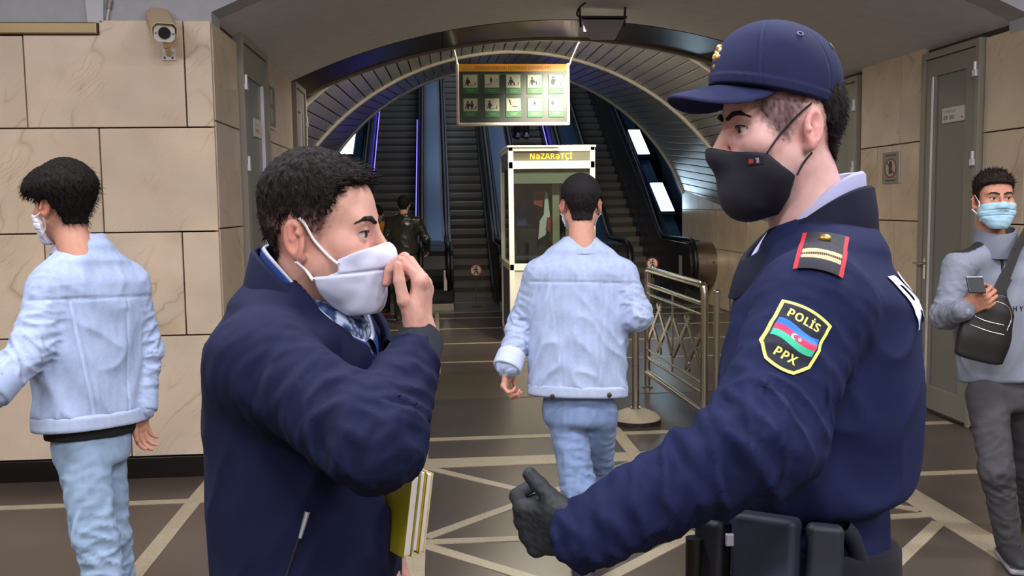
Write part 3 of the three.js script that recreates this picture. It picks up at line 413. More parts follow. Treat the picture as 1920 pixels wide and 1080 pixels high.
// backlit panels on the outer decks and their light
function litPanel(x0, x1, za, zb, label) {
  const L = Math.hypot(zb - za, (zb - za) * T30), zc2 = (za + zb) / 2, yc = rise(zc2) + balTop + 0.085, xc = (x0 + x1) / 2, t = thing('light_box', label, 'light box', [xc, yc, zc2], 'backlit panels on the escalator decks');
  const turn = (g) => { g.rotateX(rad(30)); return g; };
  local(t, 'case', turn(new RoundedBoxGeometry(x1 - x0 + 0.04, 0.07, L + 0.05, 2, 0.01)), MAT(0x3a4a5c, 0.4, 0.4));
  const f = turn(new THREE.BoxGeometry(x1 - x0, 0.01, L)); f.translate(0, 0.036, 0.02); local(t, 'screen', f, new THREE.MeshStandardMaterial({ color: 0xffffff, emissive: 0xd8f2ff, emissiveIntensity: 3.2 }));
  const l = new THREE.RectAreaLight(0xbfe4ff, BOX_LIGHT, x1 - x0, L); l.position.set(0, 0.06, 0.03); l.rotation.x = rad(-90 + 30) ; l.rotation.set(-Math.PI / 2 + rad(30), 0, 0); l.rotateX(Math.PI); t.add(l);
}
litPanel(4.06, 4.3, -16.65, -17.55, 'lower bright backlit panel on the right escalator deck');
litPanel(4.06, 4.3, -18.6, -19.55, 'upper bright backlit panel on the right escalator deck');
litPanel(-1.85, -1.6, -18.7, -19.7, 'bright backlit panel on the left escalator deck, above the dark-haired man');
// blue light lines along the skirts
function ledLine(x, za, zb, off, label) {
  const a = [x, rise(za) + off, za], b = [x, rise(zb) + off, zb], t = thing('led_strip', label, 'light strip', a);
  part(t, 'tube', rod(a, b, 0.009, 8), new THREE.MeshStandardMaterial({ color: 0x8a8aff, emissive: 0x6a5cff, emissiveIntensity: 3.2 }));
  part(t, 'channel', rod([a[0], a[1] - 0.02, a[2]], [b[0], b[1] - 0.02, b[2]], 0.014, 6), M.escPanel);
  const L = Math.hypot(zb - za, b[1] - a[1]), l = new THREE.RectAreaLight(0x4a48ff, LED_LIGHT, L, 0.03); const g = new THREE.Group(); g.name = 'emitter';
  l.position.set(0, (b[1] - a[1]) / 2 + 0.03, (zb - za) / 2); l.lookAt(new THREE.Vector3(0, 0, 0)); l.quaternion.setFromRotationMatrix(new THREE.Matrix4().makeBasis(new THREE.Vector3(0, Math.sin(rad(30)), -Math.cos(rad(30))), new THREE.Vector3(1, 0, 0), new THREE.Vector3(0, -Math.cos(rad(30)), -Math.sin(rad(30))))); t.add(l); void g;
}
ledLine(-1.245, -19.4, -26.5, 0.34, 'blue light line up the left side of the leftmost escalator');
ledLine(-0.375, -16.6, -21.6, 0.34, 'blue light line up the right side of the leftmost escalator');
ledLine(2.42, -17.4, -26.0, 0.5, 'violet light line up the right side of the third escalator, below the hanging board');
// round pedestrian prohibition stickers
const noPed = MAT(0xffffff, 0.5, 0, { alphaTest: 0.5, transparent: false, map: canvasTex(128, 128, (c) => { c.clearRect(0, 0, 128, 128); c.fillStyle = '#e4ddcc'; c.beginPath(); c.arc(64, 64, 60, 0, TAU); c.fill(); c.fillStyle = '#141414'; c.beginPath(); c.arc(68, 30, 9, 0, TAU); c.fill(); c.lineWidth = 9; c.strokeStyle = '#141414'; c.beginPath(); c.moveTo(66, 40); c.lineTo(64, 70); c.lineTo(44, 104); c.moveTo(64, 70); c.lineTo(84, 104); c.moveTo(40, 66); c.lineTo(64, 48); c.lineTo(88, 62); c.stroke(); c.strokeStyle = '#a82a28'; c.lineWidth = 11; c.beginPath(); c.arc(64, 64, 57, 0, TAU); c.stroke(); c.lineWidth = 8; c.beginPath(); c.moveTo(26, 26); c.lineTo(102, 102); c.stroke(); }) });
function sticker(px, label) { const t = thing('prohibition_sticker', label, 'sticker', px, 'round no-walking stickers'); const d = new THREE.CylinderGeometry(0.098, 0.098, 0.004, 28); d.rotateX(Math.PI / 2); local(t, 'disc', d, MAT(0xa82a28, 0.5)); const c = card(0.196, 0.196); c.translate(0, 0, 0.003); local(t, 'print', c, noPed); local(t, 'stand', rod([0, -0.09, -0.006], [0, -px[1] + 0.01, -0.006], 0.008, 8), M.brushed); const ft = new THREE.CylinderGeometry(0.07, 0.08, 0.012, 20); ft.translate(0, -px[1] + 0.014, 0); local(t, 'foot', ft, M.brushed); }
sticker([0.62, 0.59, -14.8], 'round red and white no-walking sign before the second escalator');
sticker([3.42, 0.66, -14.6], 'round red and white no-walking sign before the rightmost escalator');

// ---------------------------------------------------------------- railings and the stanchion
function flat(a, b, w, th) { const d = unit0(a, b), L = Math.hypot(b[0] - a[0], b[1] - a[1], b[2] - a[2]), g = new RoundedBoxGeometry(th, L, w, 1, Math.min(th, w) * 0.3); const Y = new THREE.Vector3(...d), X0 = Math.abs(d[0]) > 0.7 ? new THREE.Vector3(0, 0, 1) : new THREE.Vector3(1, 0, 0); const Z = new THREE.Vector3().crossVectors(X0, Y).normalize(), X = new THREE.Vector3().crossVectors(Y, Z); g.applyMatrix4(new THREE.Matrix4().makeBasis(X, Y, Z)); g.translate((a[0] + b[0]) / 2, (a[1] + b[1]) / 2, (a[2] + b[2]) / 2); return g; }
function unit0(a, b) { const v = [b[0] - a[0], b[1] - a[1], b[2] - a[2]], l = Math.hypot(...v); return v.map((q) => q / l); }
function railing(A, B, label, cells) {
  const t = thing('railing', label, 'railing', [...A.slice(0, 1), 0, A[1]], 'steel lattice railings'), at = (q, y) => [mix(A[0], B[0], q), y, mix(A[1], B[1], q)], L = Math.hypot(B[0] - A[0], B[1] - A[1]);
  const e = 0.06 / L;
  part(t, 'handrail', tube([at(0, 0.02), at(0, 0.5), at(0, 0.96), at(e * 0.3, 1.02), at(e, 1.045), at(0.3, 1.045), at(0.7, 1.045), at(1 - e, 1.045), at(1 - e * 0.3, 1.02), at(1, 0.96), at(1, 0.5), at(1, 0.02)], 0.027, 90, 12), M.steel);
  for (const [y, r] of [[0.91, 0.018], [0.83, 0.01], [0.34, 0.01], [0.27, 0.015], [0.137, 0.026]]) part(t, 'rail', rod(at(0, y), at(1, y), r, 10), M.steel);
  for (let i = 1; i < cells; i++) part(t, 'upright', flat(at(i / cells, 0.28), at(i / cells, 0.91), 0.03, 0.012), M.brushed);
  const bar = (q0, y0, q1, y1) => part(t, 'lattice_bar', flat(at(q0, y0), at(q1, y1), 0.045, 0.016), M.steel);
  for (let i = 0; i < cells; i++) { const q0 = (i + 0.04) / cells, q1 = (i + 0.96) / cells, m = (i + 0.5) / cells, h = 0.38 / cells; bar(q0, 0.42, m + h * 0.2, 0.78); bar(m - h * 0.2, 0.78, q1, 0.42); bar(q0, 0.72, m + h * 0.2, 0.38); bar(m - h * 0.2, 0.38, q1, 0.72); }
  for (const q of [0, 1]) part(t, 'foot_flange', rod(at(q, 0), at(q, 0.012), 0.05, 18), M.brushed);
}
railing([1.86, -6.36], [1.83, -8.0], 'steel lattice railing running from the booth towards the officer', 2);
railing([2.04, -6.28], [3.0, -6.28], 'steel lattice railing running across, mostly behind the officer', 2);
{
  const t = thing('railing_post', 'short chrome capped post between the two railings beside the officer', 'post', [1.93, 0, -6.3]);
  part(t, 'tube', rod([1.93, 0, -6.3], [1.93, 1.0, -6.3], 0.022, 14), M.steel); const c = new THREE.SphereGeometry(0.026, 16, 10); c.scale(1, 0.7, 1); c.translate(1.93, 1.0, -6.3); part(t, 'cap', c, M.steel);
}
{
  const x = 1.44, z = -6.68, t = thing('stanchion', 'steel queue post on a heavy worn round base beside the walker in denim', 'post', [x, 0, z]);
  part(t, 'base', (() => { const g = new THREE.LatheGeometry([[0, 0], [0.18, 0], [0.185, 0.01], [0.185, 0.045], [0.178, 0.052], [0.16, 0.072], [0.1, 0.1], [0.05, 0.112], [0, 0.114]].map((p) => new THREE.Vector2(...p)), 40); g.translate(x, 0, z); return g; })(), MAT(0xffffff, 0.6, 0, { map: terrazzo }));
  part(t, 'rim', (() => { const g = new THREE.CylinderGeometry(0.187, 0.187, 0.034, 40, 1, true); g.translate(x, 0.026, z); return g; })(), MAT(0x4d463c, 0.6, 0.2, { map: canvasTex(512, 32, (c, w, h) => { c.fillStyle = '#8d8272'; c.fillRect(0, 0, w, h); const r = rngOf(4); for (let i = 0; i < 60; i++) { c.fillStyle = ['#d9d2c4', '#5a5146', '#3a342c'][i % 3]; c.fillRect(r() * w, r() * h, 4 + r() * 16, 3 + r() * 10); } }) }));
  part(t, 'pole', rod([x, 0.1, z], [x, 0.98, z], 0.026, 16), M.steel); part(t, 'collar', rod([x, 0.1, z], [x, 0.125, z], 0.038, 16), M.steel); part(t, 'joint_ring', rod([x, 0.43, z], [x, 0.44, z], 0.028, 16), M.brushed);
  const c = new THREE.SphereGeometry(0.034, 16, 12); c.translate(x, 0.99, z); part(t, 'cap', c, M.steel);
}

// ---------------------------------------------------------------- soft bodies: distance fields and a surface-nets mesher
const V3 = (a) => new THREE.Vector3(...a), add = (a, b, s = 1) => [a[0] + b[0] * s, a[1] + b[1] * s, a[2] + b[2] * s], sub = (a, b) => [a[0] - b[0], a[1] - b[1], a[2] - b[2]];
const dot = (a, b) => a[0] * b[0] + a[1] * b[1] + a[2] * b[2], cross = (a, b) => [a[1] * b[2] - a[2] * b[1], a[2] * b[0] - a[0] * b[2], a[0] * b[1] - a[1] * b[0]], len = (a) => Math.hypot(...a), unit = (a) => { const l = len(a) || 1; return [a[0] / l, a[1] / l, a[2] / l]; }, lerp3 = (a, b, t) => [mix(a[0], b[0], t), mix(a[1], b[1], t), mix(a[2], b[2], t)];
const smin = (a, b, k) => { if (k <= 0) return Math.min(a, b); const h = Math.max(k - Math.abs(a - b), 0) / k; return Math.min(a, b) - h * h * k * 0.25; };
const smax = (a, b, k) => -smin(-a, -b, k);
class Field {
  constructor() { this.p = []; this.post = null; }
  u(f, k = 0.02) { this.p.push([0, k, f]); return this; }
  s(f, k = 0.01) { this.p.push([1, k, f]); return this; }
  i(f, k = 0.01) { this.p.push([2, k, f]); return this; }
  at(x, y, z) {
    let d = 1e3;
    for (const [op, k, f] of this.p) {
      const b = f.b;
      if (op === 0) { if (b && Math.hypot(x - b[0], y - b[1], z - b[2]) - b[3] > d + k) continue; d = smin(d, f(x, y, z), k); }
      else if (op === 1) { if (b && Math.hypot(x - b[0], y - b[1], z - b[2]) - b[3] > k - d) continue; d = smax(d, -f(x, y, z), k); }
      else d = smax(d, f(x, y, z), k);
    }
    return this.post ? this.post(d, x, y, z) : d;
  }
}
// tapered capsule; fold(t, theta) adds cloth relief
function rcone(a, ra, b, rb2, fold) {
  const ba = sub(b, a), l2 = dot(ba, ba), rr = ra - rb2, a2 = l2 - rr * rr, il2 = 1 / l2, L = Math.sqrt(l2), ax = unit(ba);
  const e1 = unit(Math.abs(ax[1]) < 0.9 ? cross(ax, [0, 1, 0]) : cross(ax, [1, 0, 0])), e2 = cross(ax, e1);
  const f = (x, y, z) => {
    const px = x - a[0], py = y - a[1], pz = z - a[2], yy = px * ba[0] + py * ba[1] + pz * ba[2], zz = yy - l2;
    const qx = px * l2 - ba[0] * yy, qy = py * l2 - ba[1] * yy, qz = pz * l2 - ba[2] * yy, x2 = qx * qx + qy * qy + qz * qz, y2 = yy * yy * l2, z2 = zz * zz * l2, k = Math.sign(rr) * rr * rr * x2;
    let d;
    if (Math.sign(zz) * a2 * z2 > k) d = Math.sqrt(x2 + z2) * il2 - rb2; else if (Math.sign(yy) * a2 * y2 < k) d = Math.sqrt(x2 + y2) * il2 - ra; else d = (Math.sqrt(x2 * a2 * il2) + yy * rr) * il2 - ra;
    if (fold && d < 0.05) d -= fold(yy * il2, Math.atan2(px * e2[0] + py * e2[1] + pz * e2[2], px * e1[0] + py * e1[1] + pz * e1[2]), L);
    return d;
  };
  f.b = [...lerp3(a, b, 0.5), L / 2 + Math.max(ra, rb2) + 0.02]; return f;
}
function ball(c, r) { const f = (x, y, z) => Math.hypot(x - c[0], y - c[1], z - c[2]) - r; f.b = [...c, r]; return f; }
// ellipsoid; B = [X, Y, Z] unit axes
function ell(c, r, B) {
  const f = (x, y, z) => {
    let p = [x - c[0], y - c[1], z - c[2]]; if (B) p = [dot(p, B[0]), dot(p, B[1]), dot(p, B[2])];
    const a = p[0] / r[0], b = p[1] / r[1], d = p[2] / r[2], k0 = Math.hypot(a, b, d), k1 = Math.hypot(a / r[0], b / r[1], d / r[2]);
    return k1 < 1e-9 ? -Math.min(...r) : k0 * (k0 - 1) / k1;
  };
  f.b = [...c, Math.max(...r)]; return f;
}
function rbox(c, h, r, B) {
  const f = (x, y, z) => { let p = [x - c[0], y - c[1], z - c[2]]; if (B) p = [dot(p, B[0]), dot(p, B[1]), dot(p, B[2])]; const a = Math.abs(p[0]) - h[0] + r, b = Math.abs(p[1]) - h[1] + r, d = Math.abs(p[2]) - h[2] + r; return Math.hypot(Math.max(a, 0), Math.max(b, 0), Math.max(d, 0)) + Math.min(Math.max(a, b, d), 0) - r; };
  f.b = [...c, len(h)]; return f;
}
const plane = (n, o) => (x, y, z) => (x - o[0]) * n[0] + (y - o[1]) * n[1] + (z - o[2]) * n[2];
// elliptic loft along an axis: secs = [[t, halfWidth, halfDepth, forward, sideways]], t in metres from o
function loft(o, up, front, secs, k = 0.03, fold, squareness = 2) {
  const U = unit(up), S = unit(cross(U, front)), F = cross(S, U), T0 = secs[0][0], T1 = secs[secs.length - 1][0]; let R = 0; for (const s of secs) R = Math.max(R, s[1], s[2]);
  const c = add(o, U, (T0 + T1) / 2);
  const f = (x, y, z) => {
    const p = [x - o[0], y - o[1], z - o[2]], t = dot(p, U), tc = clamp(t, T0, T1); let i = 0; while (i + 2 < secs.length && tc > secs[i + 1][0]) i++;
    const A = secs[i], B = secs[i + 1]; let q = (tc - A[0]) / (B[0] - A[0]); q = q * q * (3 - 2 * q);
    const w = mix(A[1], B[1], q), d = mix(A[2], B[2], q), s = dot(p, S) - mix(A[4] ?? 0, B[4] ?? 0, q), v = dot(p, F) - mix(A[3] ?? 0, B[3] ?? 0, q);
    const a = Math.abs(s / w), b = Math.abs(v / d); let k0, e;
    if (squareness === 2) { k0 = Math.hypot(a, b); const k1 = Math.hypot(a / w, b / d); e = k1 < 1e-9 ? -Math.min(w, d) : k0 * (k0 - 1) / k1; }
    else { k0 = Math.pow(Math.pow(a, squareness) + Math.pow(b, squareness), 1 / squareness); e = (k0 - 1) * Math.min(w, d) * 0.9; }
    if (fold && e < 0.06) e -= fold((tc - T0) / (T1 - T0), Math.atan2(s / w, v / d), T1 - T0);
    return smax(e, Math.max(T0 - t, t - T1), k);
  };
  f.b = [...c, Math.hypot(R, (T1 - T0) / 2) + 0.06]; return f;
}
function sdPoly(v, x, y) {
  let d = 1e9, s = 1;
  for (let i = 0, j = v.length - 1; i < v.length; j = i++) {
    const ex = v[j][0] - v[i][0], ey = v[j][1] - v[i][1], wx = x - v[i][0], wy = y - v[i][1], q = clamp((wx * ex + wy * ey) / (ex * ex + ey * ey)), bx2 = wx - ex * q, by = wy - ey * q; d = Math.min(d, bx2 * bx2 + by * by);
    const c1 = y >= v[i][1], c2 = y < v[j][1], c3 = ex * wy > ey * wx; if ((c1 && c2 && c3) || (!c1 && !c2 && !c3)) s = -s;
  }
  return s * Math.sqrt(d);
}
// cloth relief: ridges round a limb, strongest at t0
const ridge = (n) => { const r = 1 - Math.abs(n); return r * r; };
function sleeveFold(seed, amp, t0 = 1, freq = 4, base = 0.25) { return (t, a, L) => { const w = base + (1 - base) * Math.exp(-(((t - t0) / 0.3) ** 2)), n = n3(t * freq * L / 0.3 + 0.55 * Math.sin(a + seed) + seed, Math.cos(a) * 0.5 + seed * 3.1, Math.sin(a) * 0.5); return amp * w * (Math.pow(1 - Math.abs(n), 1.6) - 0.55) + amp * 0.12 * n3(t * freq * 2.1 + seed, Math.cos(a) * 1.2, Math.sin(a) * 1.2); }; }
function torsoFold(seed, amp, freq = 3, low = 1) { return (t, a, L) => { const w = mix(1, low, t); return amp * w * (ridge(n3(t * freq * L / 0.6 + 0.7 * Math.sin(a * 2 + seed), Math.cos(a) * 0.9 + seed * 2.7, Math.sin(a) * 0.9)) - 0.45) + amp * 0.15 * n3(t * 5 + seed, Math.cos(a) * 1.8, Math.sin(a) * 1.8); }; }
function netMesh(fn, lo, hi, h, color, off = [0, 0, 0]) {
  const nx = Math.ceil((hi[0] - lo[0]) / h) + 1, ny = Math.ceil((hi[1] - lo[1]) / h) + 1, nz = Math.ceil((hi[2] - lo[2]) / h) + 1, sx = 1, sy = nx, sz = nx * ny;
  const g = new Float32Array(nx * ny * nz).fill(1), B = 6, rad3 = h * B * 0.87 * 1.25 + 0.022;
  for (let bz = 0; bz < nz; bz += B) for (let by = 0; by < ny; by += B) for (let bx2 = 0; bx2 < nx; bx2 += B) {
    const cx = lo[0] + (bx2 + B / 2) * h, cy = lo[1] + (by + B / 2) * h, cz = lo[2] + (bz + B / 2) * h, dc = fn(cx, cy, cz);
    const X = Math.min(nx, bx2 + B), Y = Math.min(ny, by + B), Z = Math.min(nz, bz + B);
    if (Math.abs(dc) > rad3) { if (dc < 0) for (let z = bz; z < Z; z++) for (let y = by; y < Y; y++) for (let x = bx2; x < X; x++) g[x + y * sy + z * sz] = -1; continue; }
    for (let z = bz; z < Z; z++) for (let y = by; y < Y; y++) for (let x = bx2; x < X; x++) g[x + y * sy + z * sz] = fn(lo[0] + x * h, lo[1] + y * h, lo[2] + z * h);
  }
  const id = new Int32Array(nx * ny * nz).fill(-1), pos = [];
  const E = [[0, 1], [2, 3], [4, 5], [6, 7], [0, 2], [1, 3], [4, 6], [5, 7], [0, 4], [1, 5], [2, 6], [3, 7]], O = [0, sx, sy, sx + sy, sz, sx + sz, sy + sz, sx + sy + sz];
  for (let z = 0; z < nz - 1; z++) for (let y = 0; y < ny - 1; y++) for (let x = 0; x < nx - 1; x++) {
    const c = x + y * sy + z * sz; let m = 0; for (let k = 0; k < 8; k++) if (g[c + O[k]] < 0) m |= 1 << k; if (m === 0 || m === 255) continue;
    let px = 0, py = 0, pz = 0, n = 0;
    for (const [a, b] of E) { const va = g[c + O[a]], vb = g[c + O[b]]; if ((va < 0) === (vb < 0)) continue; const t = va / (va - vb); px += mix(a & 1, b & 1, t); py += mix((a >> 1) & 1, (b >> 1) & 1, t); pz += mix(a >> 2, b >> 2, t); n++; }
    id[c] = pos.length / 3; pos.push(lo[0] + (x + px / n) * h, lo[1] + (y + py / n) * h, lo[2] + (z + pz / n) * h);
  }
  const idx = [];
  const quad = (a, b, c, d, flip) => { if (a < 0 || b < 0 || c < 0 || d < 0) return; if (flip) idx.push(a, c, b, a, d, c); else idx.push(a, b, c, a, c, d); };
  for (let z = 0; z < nz - 1; z++) for (let y = 0; y < ny - 1; y++) for (let x = 0; x < nx - 1; x++) {
    const c = x + y * sy + z * sz, v = g[c] < 0;
    if (y > 0 && z > 0 && v !== (g[c + sx] < 0)) quad(id[c - sy - sz], id[c - sz], id[c], id[c - sy], !v);
    if (x > 0 && z > 0 && v !== (g[c + sy] < 0)) quad(id[c - sx - sz], id[c - sz], id[c], id[c - sx], v);
    if (x > 0 && y > 0 && v !== (g[c + sz] < 0)) quad(id[c - sx - sy], id[c - sy], id[c], id[c - sx], !v);
  }
  const N = pos.length / 3, nor = new Float32Array(N * 3), col = color ? new Float32Array(N * 3) : null, P = new Float32Array(N * 3), e = h * 0.6;
  for (let i = 0; i < N; i++) {
    const x = pos[3 * i], y = pos[3 * i + 1], z = pos[3 * i + 2];
    const a = fn(x + e, y - e, z - e), b = fn(x - e, y - e, z + e), c = fn(x - e, y + e, z - e), d = fn(x + e, y + e, z + e);
    let gx = a - b - c + d, gy = -a - b + c + d, gz = -a + b - c + d; const l = Math.hypot(gx, gy, gz) || 1; gx /= l; gy /= l; gz /= l;
    nor.set([gx, gy, gz], 3 * i); P.set([x - off[0], y - off[1], z - off[2]], 3 * i);
    if (col) col.set(color(x, y, z, gx, gy, gz), 3 * i);
  }
  const geo = new THREE.BufferGeometry(); geo.setAttribute('position', new THREE.BufferAttribute(P, 3)); geo.setAttribute('normal', new THREE.BufferAttribute(nor, 3)); if (col) geo.setAttribute('color', new THREE.BufferAttribute(col, 3)); geo.setIndex(idx); return geo;
}
function boundsOf(F, pad = 0.02) { const lo = [1e9, 1e9, 1e9], hi = [-1e9, -1e9, -1e9]; for (const [op, , f] of F.p) if (op === 0 && f.b) for (let i = 0; i < 3; i++) { lo[i] = Math.min(lo[i], f.b[i] - f.b[3] - pad); hi[i] = Math.max(hi[i], f.b[i] + f.b[3] + pad); } return [lo, hi]; }
const lin = (hex) => new THREE.Color(hex).toArray();
const cmix = (a, b, t) => [mix(a[0], b[0], t), mix(a[1], b[1], t), mix(a[2], b[2], t)], cmul = (a, k) => [a[0] * k, a[1] * k, a[2] * k];
// a patch that hugs a field: grid of w x h metres at o, axes U, V; march along -N until the field falls under off
function hug(fn, o, U, V, w, h, nu, nv, off = 0.002, reach = 0.12, round = null) {
  const N = unit(cross(U, V)), pos = [], uv = [], idx = [];
  for (let j = 0; j <= nv; j++) for (let i = 0; i <= nu; i++) {
    const a = (i / nu - 0.5) * w, b = (j / nv - 0.5) * h; let p = add(add(add(o, U, a), V, b), N, reach), t = 0;
    for (let k = 0; k < 60; k++) { const d = fn(...p) - off; if (d < 0.0004 || t > 2 * reach) break; const s = Math.min(d * 0.8 + 0.0002, 0.03); p = add(p, N, -s); t += s; }
    pos.push(...p); uv.push(i / nu, j / nv);
  }
  for (let j = 0; j < nv; j++) for (let i = 0; i < nu; i++) { const a = j * (nu + 1) + i; idx.push(a, a + 1, a + nu + 2, a, a + nu + 2, a + nu + 1); }
  const g = new THREE.BufferGeometry(); g.setAttribute('position', new THREE.Float32BufferAttribute(pos, 3)); g.setAttribute('uv', new THREE.Float32BufferAttribute(uv, 2)); g.setIndex(idx); g.computeVertexNormals(); void round; return g;
}
// nearest surface point seen along a direction
function onto(fn, p, dir, off = 0.002, reach = 0.2) { const D = unit(dir); let q = add(p, D, -reach), t = 0; for (let k = 0; k < 80; k++) { const d = fn(...q) - off; if (d < 0.0003 || t > 2 * reach) break; const s = Math.max(0.0002, d * 0.8); q = add(q, D, s); t += s; } return q; }

// ---------------------------------------------------------------- people: head, hand and garment builders
const VC_MAT = (roughness, extra = {}) => new THREE.MeshPhysicalMaterial({ vertexColors: true, roughness, ...extra });
const SKIN = VC_MAT(0.5, { specularIntensity: 0.5 }), CLOTH = VC_MAT(0.85, { specularIntensity: 0.5 }), SOFT = VC_MAT(0.7), HAIRM = VC_MAT(0.8, { specularIntensity: 0.3 }), LEATHER = VC_MAT(0.32), KNIT = VC_MAT(0.95);
function basisOf(front, pitch = 0, roll = 0) { // pitch > 0 looks down, roll > 0 tips towards the person's right
  let F = unit(front), U = [0, 1, 0], X = unit(cross(U, F)); U = cross(F, X);
  const c = Math.cos(pitch), s = Math.sin(pitch), F2 = add(F.map((v) => v * c), U, -s), U2 = add(U.map((v) => v * c), F, s);
  const cr = Math.cos(roll), sr = Math.sin(roll), X2 = add(X.map((v) => v * cr), U2, sr), U3 = add(U2.map((v) => v * cr), X, -sr);
  return [unit(X2), unit(U3), unit(F2)];
}
const toWorld = (B, c, p) => [c[0] + B[0][0] * p[0] + B[1][0] * p[1] + B[2][0] * p[2], c[1] + B[0][1] * p[0] + B[1][1] * p[1] + B[2][1] * p[2], c[2] + B[0][2] * p[0] + B[1][2] * p[1] + B[2][2] * p[2]];
function place(geo, B, c, s = 1) {
  const m = new THREE.Matrix4().makeBasis(V3(B[0]), V3(B[1]), V3(B[2])).setPosition(V3(c)); if (s !== 1) m.scale(new THREE.Vector3(s, s, s));
  geo.applyMatrix4(m); if (m.determinant() < 0 && geo.index) { const a = geo.index.array; for (let i = 0; i < a.length; i += 3) { const t = a[i]; a[i] = a[i + 2]; a[i + 2] = t; } }
  return geo;
}
function headField(o = {}) {
  const F = new Field(), bk = o.back ?? 0.088;
  F.u(ell([0, 0.042, -0.008], [0.075, 0.09, bk]), 0);
  F.u(ell([0, 0.045, 0.03], [0.062, 0.062, 0.058]), 0.02);
  F.u(ell([0, -0.032, 0.033], [0.055, 0.074, 0.056]), 0.03);
  for (const s of [-1, 1]) { F.u(rcone([s * 0.05, -0.045, 0.006], 0.019, [s * 0.02, -0.093, 0.064], 0.02), 0.03); F.u(ball([s * 0.045, -0.012, 0.058], 0.024), 0.02); }
  F.u(ball([0, -0.094, 0.07], 0.02), 0.02);
  F.u(rcone([-0.036, 0.03, 0.072], 0.013, [0.036, 0.03, 0.072], 0.013), 0.02);
  F.u(rcone([0, -0.07, -0.02], 0.055 + (o.neck ?? 0), [0, -0.2, -0.048], 0.061 + (o.neck ?? 0)), 0.03);
  if (!o.plain) {
    F.u(rcone([0, 0.022, 0.088], 0.007, [0, -0.022, 0.111], 0.011), 0.012);
    for (const s of [-1, 1]) { F.u(ball([s * 0.011, -0.027, 0.1], 0.009), 0.008); F.s(ell([s * 0.034, 0.010, 0.098], [0.022, 0.013, 0.018]), 0.014); F.u(ball([s * 0.031, 0.011, 0.0745], 0.0142), 0.006); F.s(ell([s * 0.033, 0.0105, 0.087], [0.0165, 0.0054, 0.0155]), 0.003); }
    F.u(rcone([-0.018, -0.052, 0.083], 0.006, [0.018, -0.052, 0.083], 0.006), 0.01);
  }
  return F;
}
function earInto(F, k = 0.004) {
  for (const s of [-1, 1]) {
    const X = unit([s, 0, -0.42]), Z = unit([s * 0.42, 0.22, 1]), Y = unit(cross(Z, X)), c = [s * 0.081, 0.002, -0.014];
    F.u(ell(c, [0.009, 0.031, 0.02], [X, Y, Z]), k * 1.2); F.u(ball([s * 0.077, -0.027, -0.005], 0.0085), 0.01);
    F.s(ell(add(add(c, X, 0.0085), Z, 0.002), [0.0065, 0.0235, 0.0135], [X, Y, Z]), 0.002);
    F.u(rcone(add(add(c, X, 0.002), Z, -0.004), 0.0042, add(add(add(c, X, 0.002), Y, -0.02), Z, -0.004), 0.0042), 0.004);
    F.s(ell(add(add(add(c, X, 0.006), Y, -0.006), Z, 0.006), [0.008, 0.009, 0.006], [X, Y, Z]), 0.004);
    F.u(ball(add(add(add(c, X, 0.004), Y, -0.006), Z, 0.014), 0.0055), 0.004);
  }
}
const hairNoise = (p, f, a) => a * (n3(p[0] * f, p[1] * f * 0.5, p[2] * f) * 0.6 + n3(p[0] * f * 2.3 + 7, p[1] * f, p[2] * f * 2.3) * 0.4);
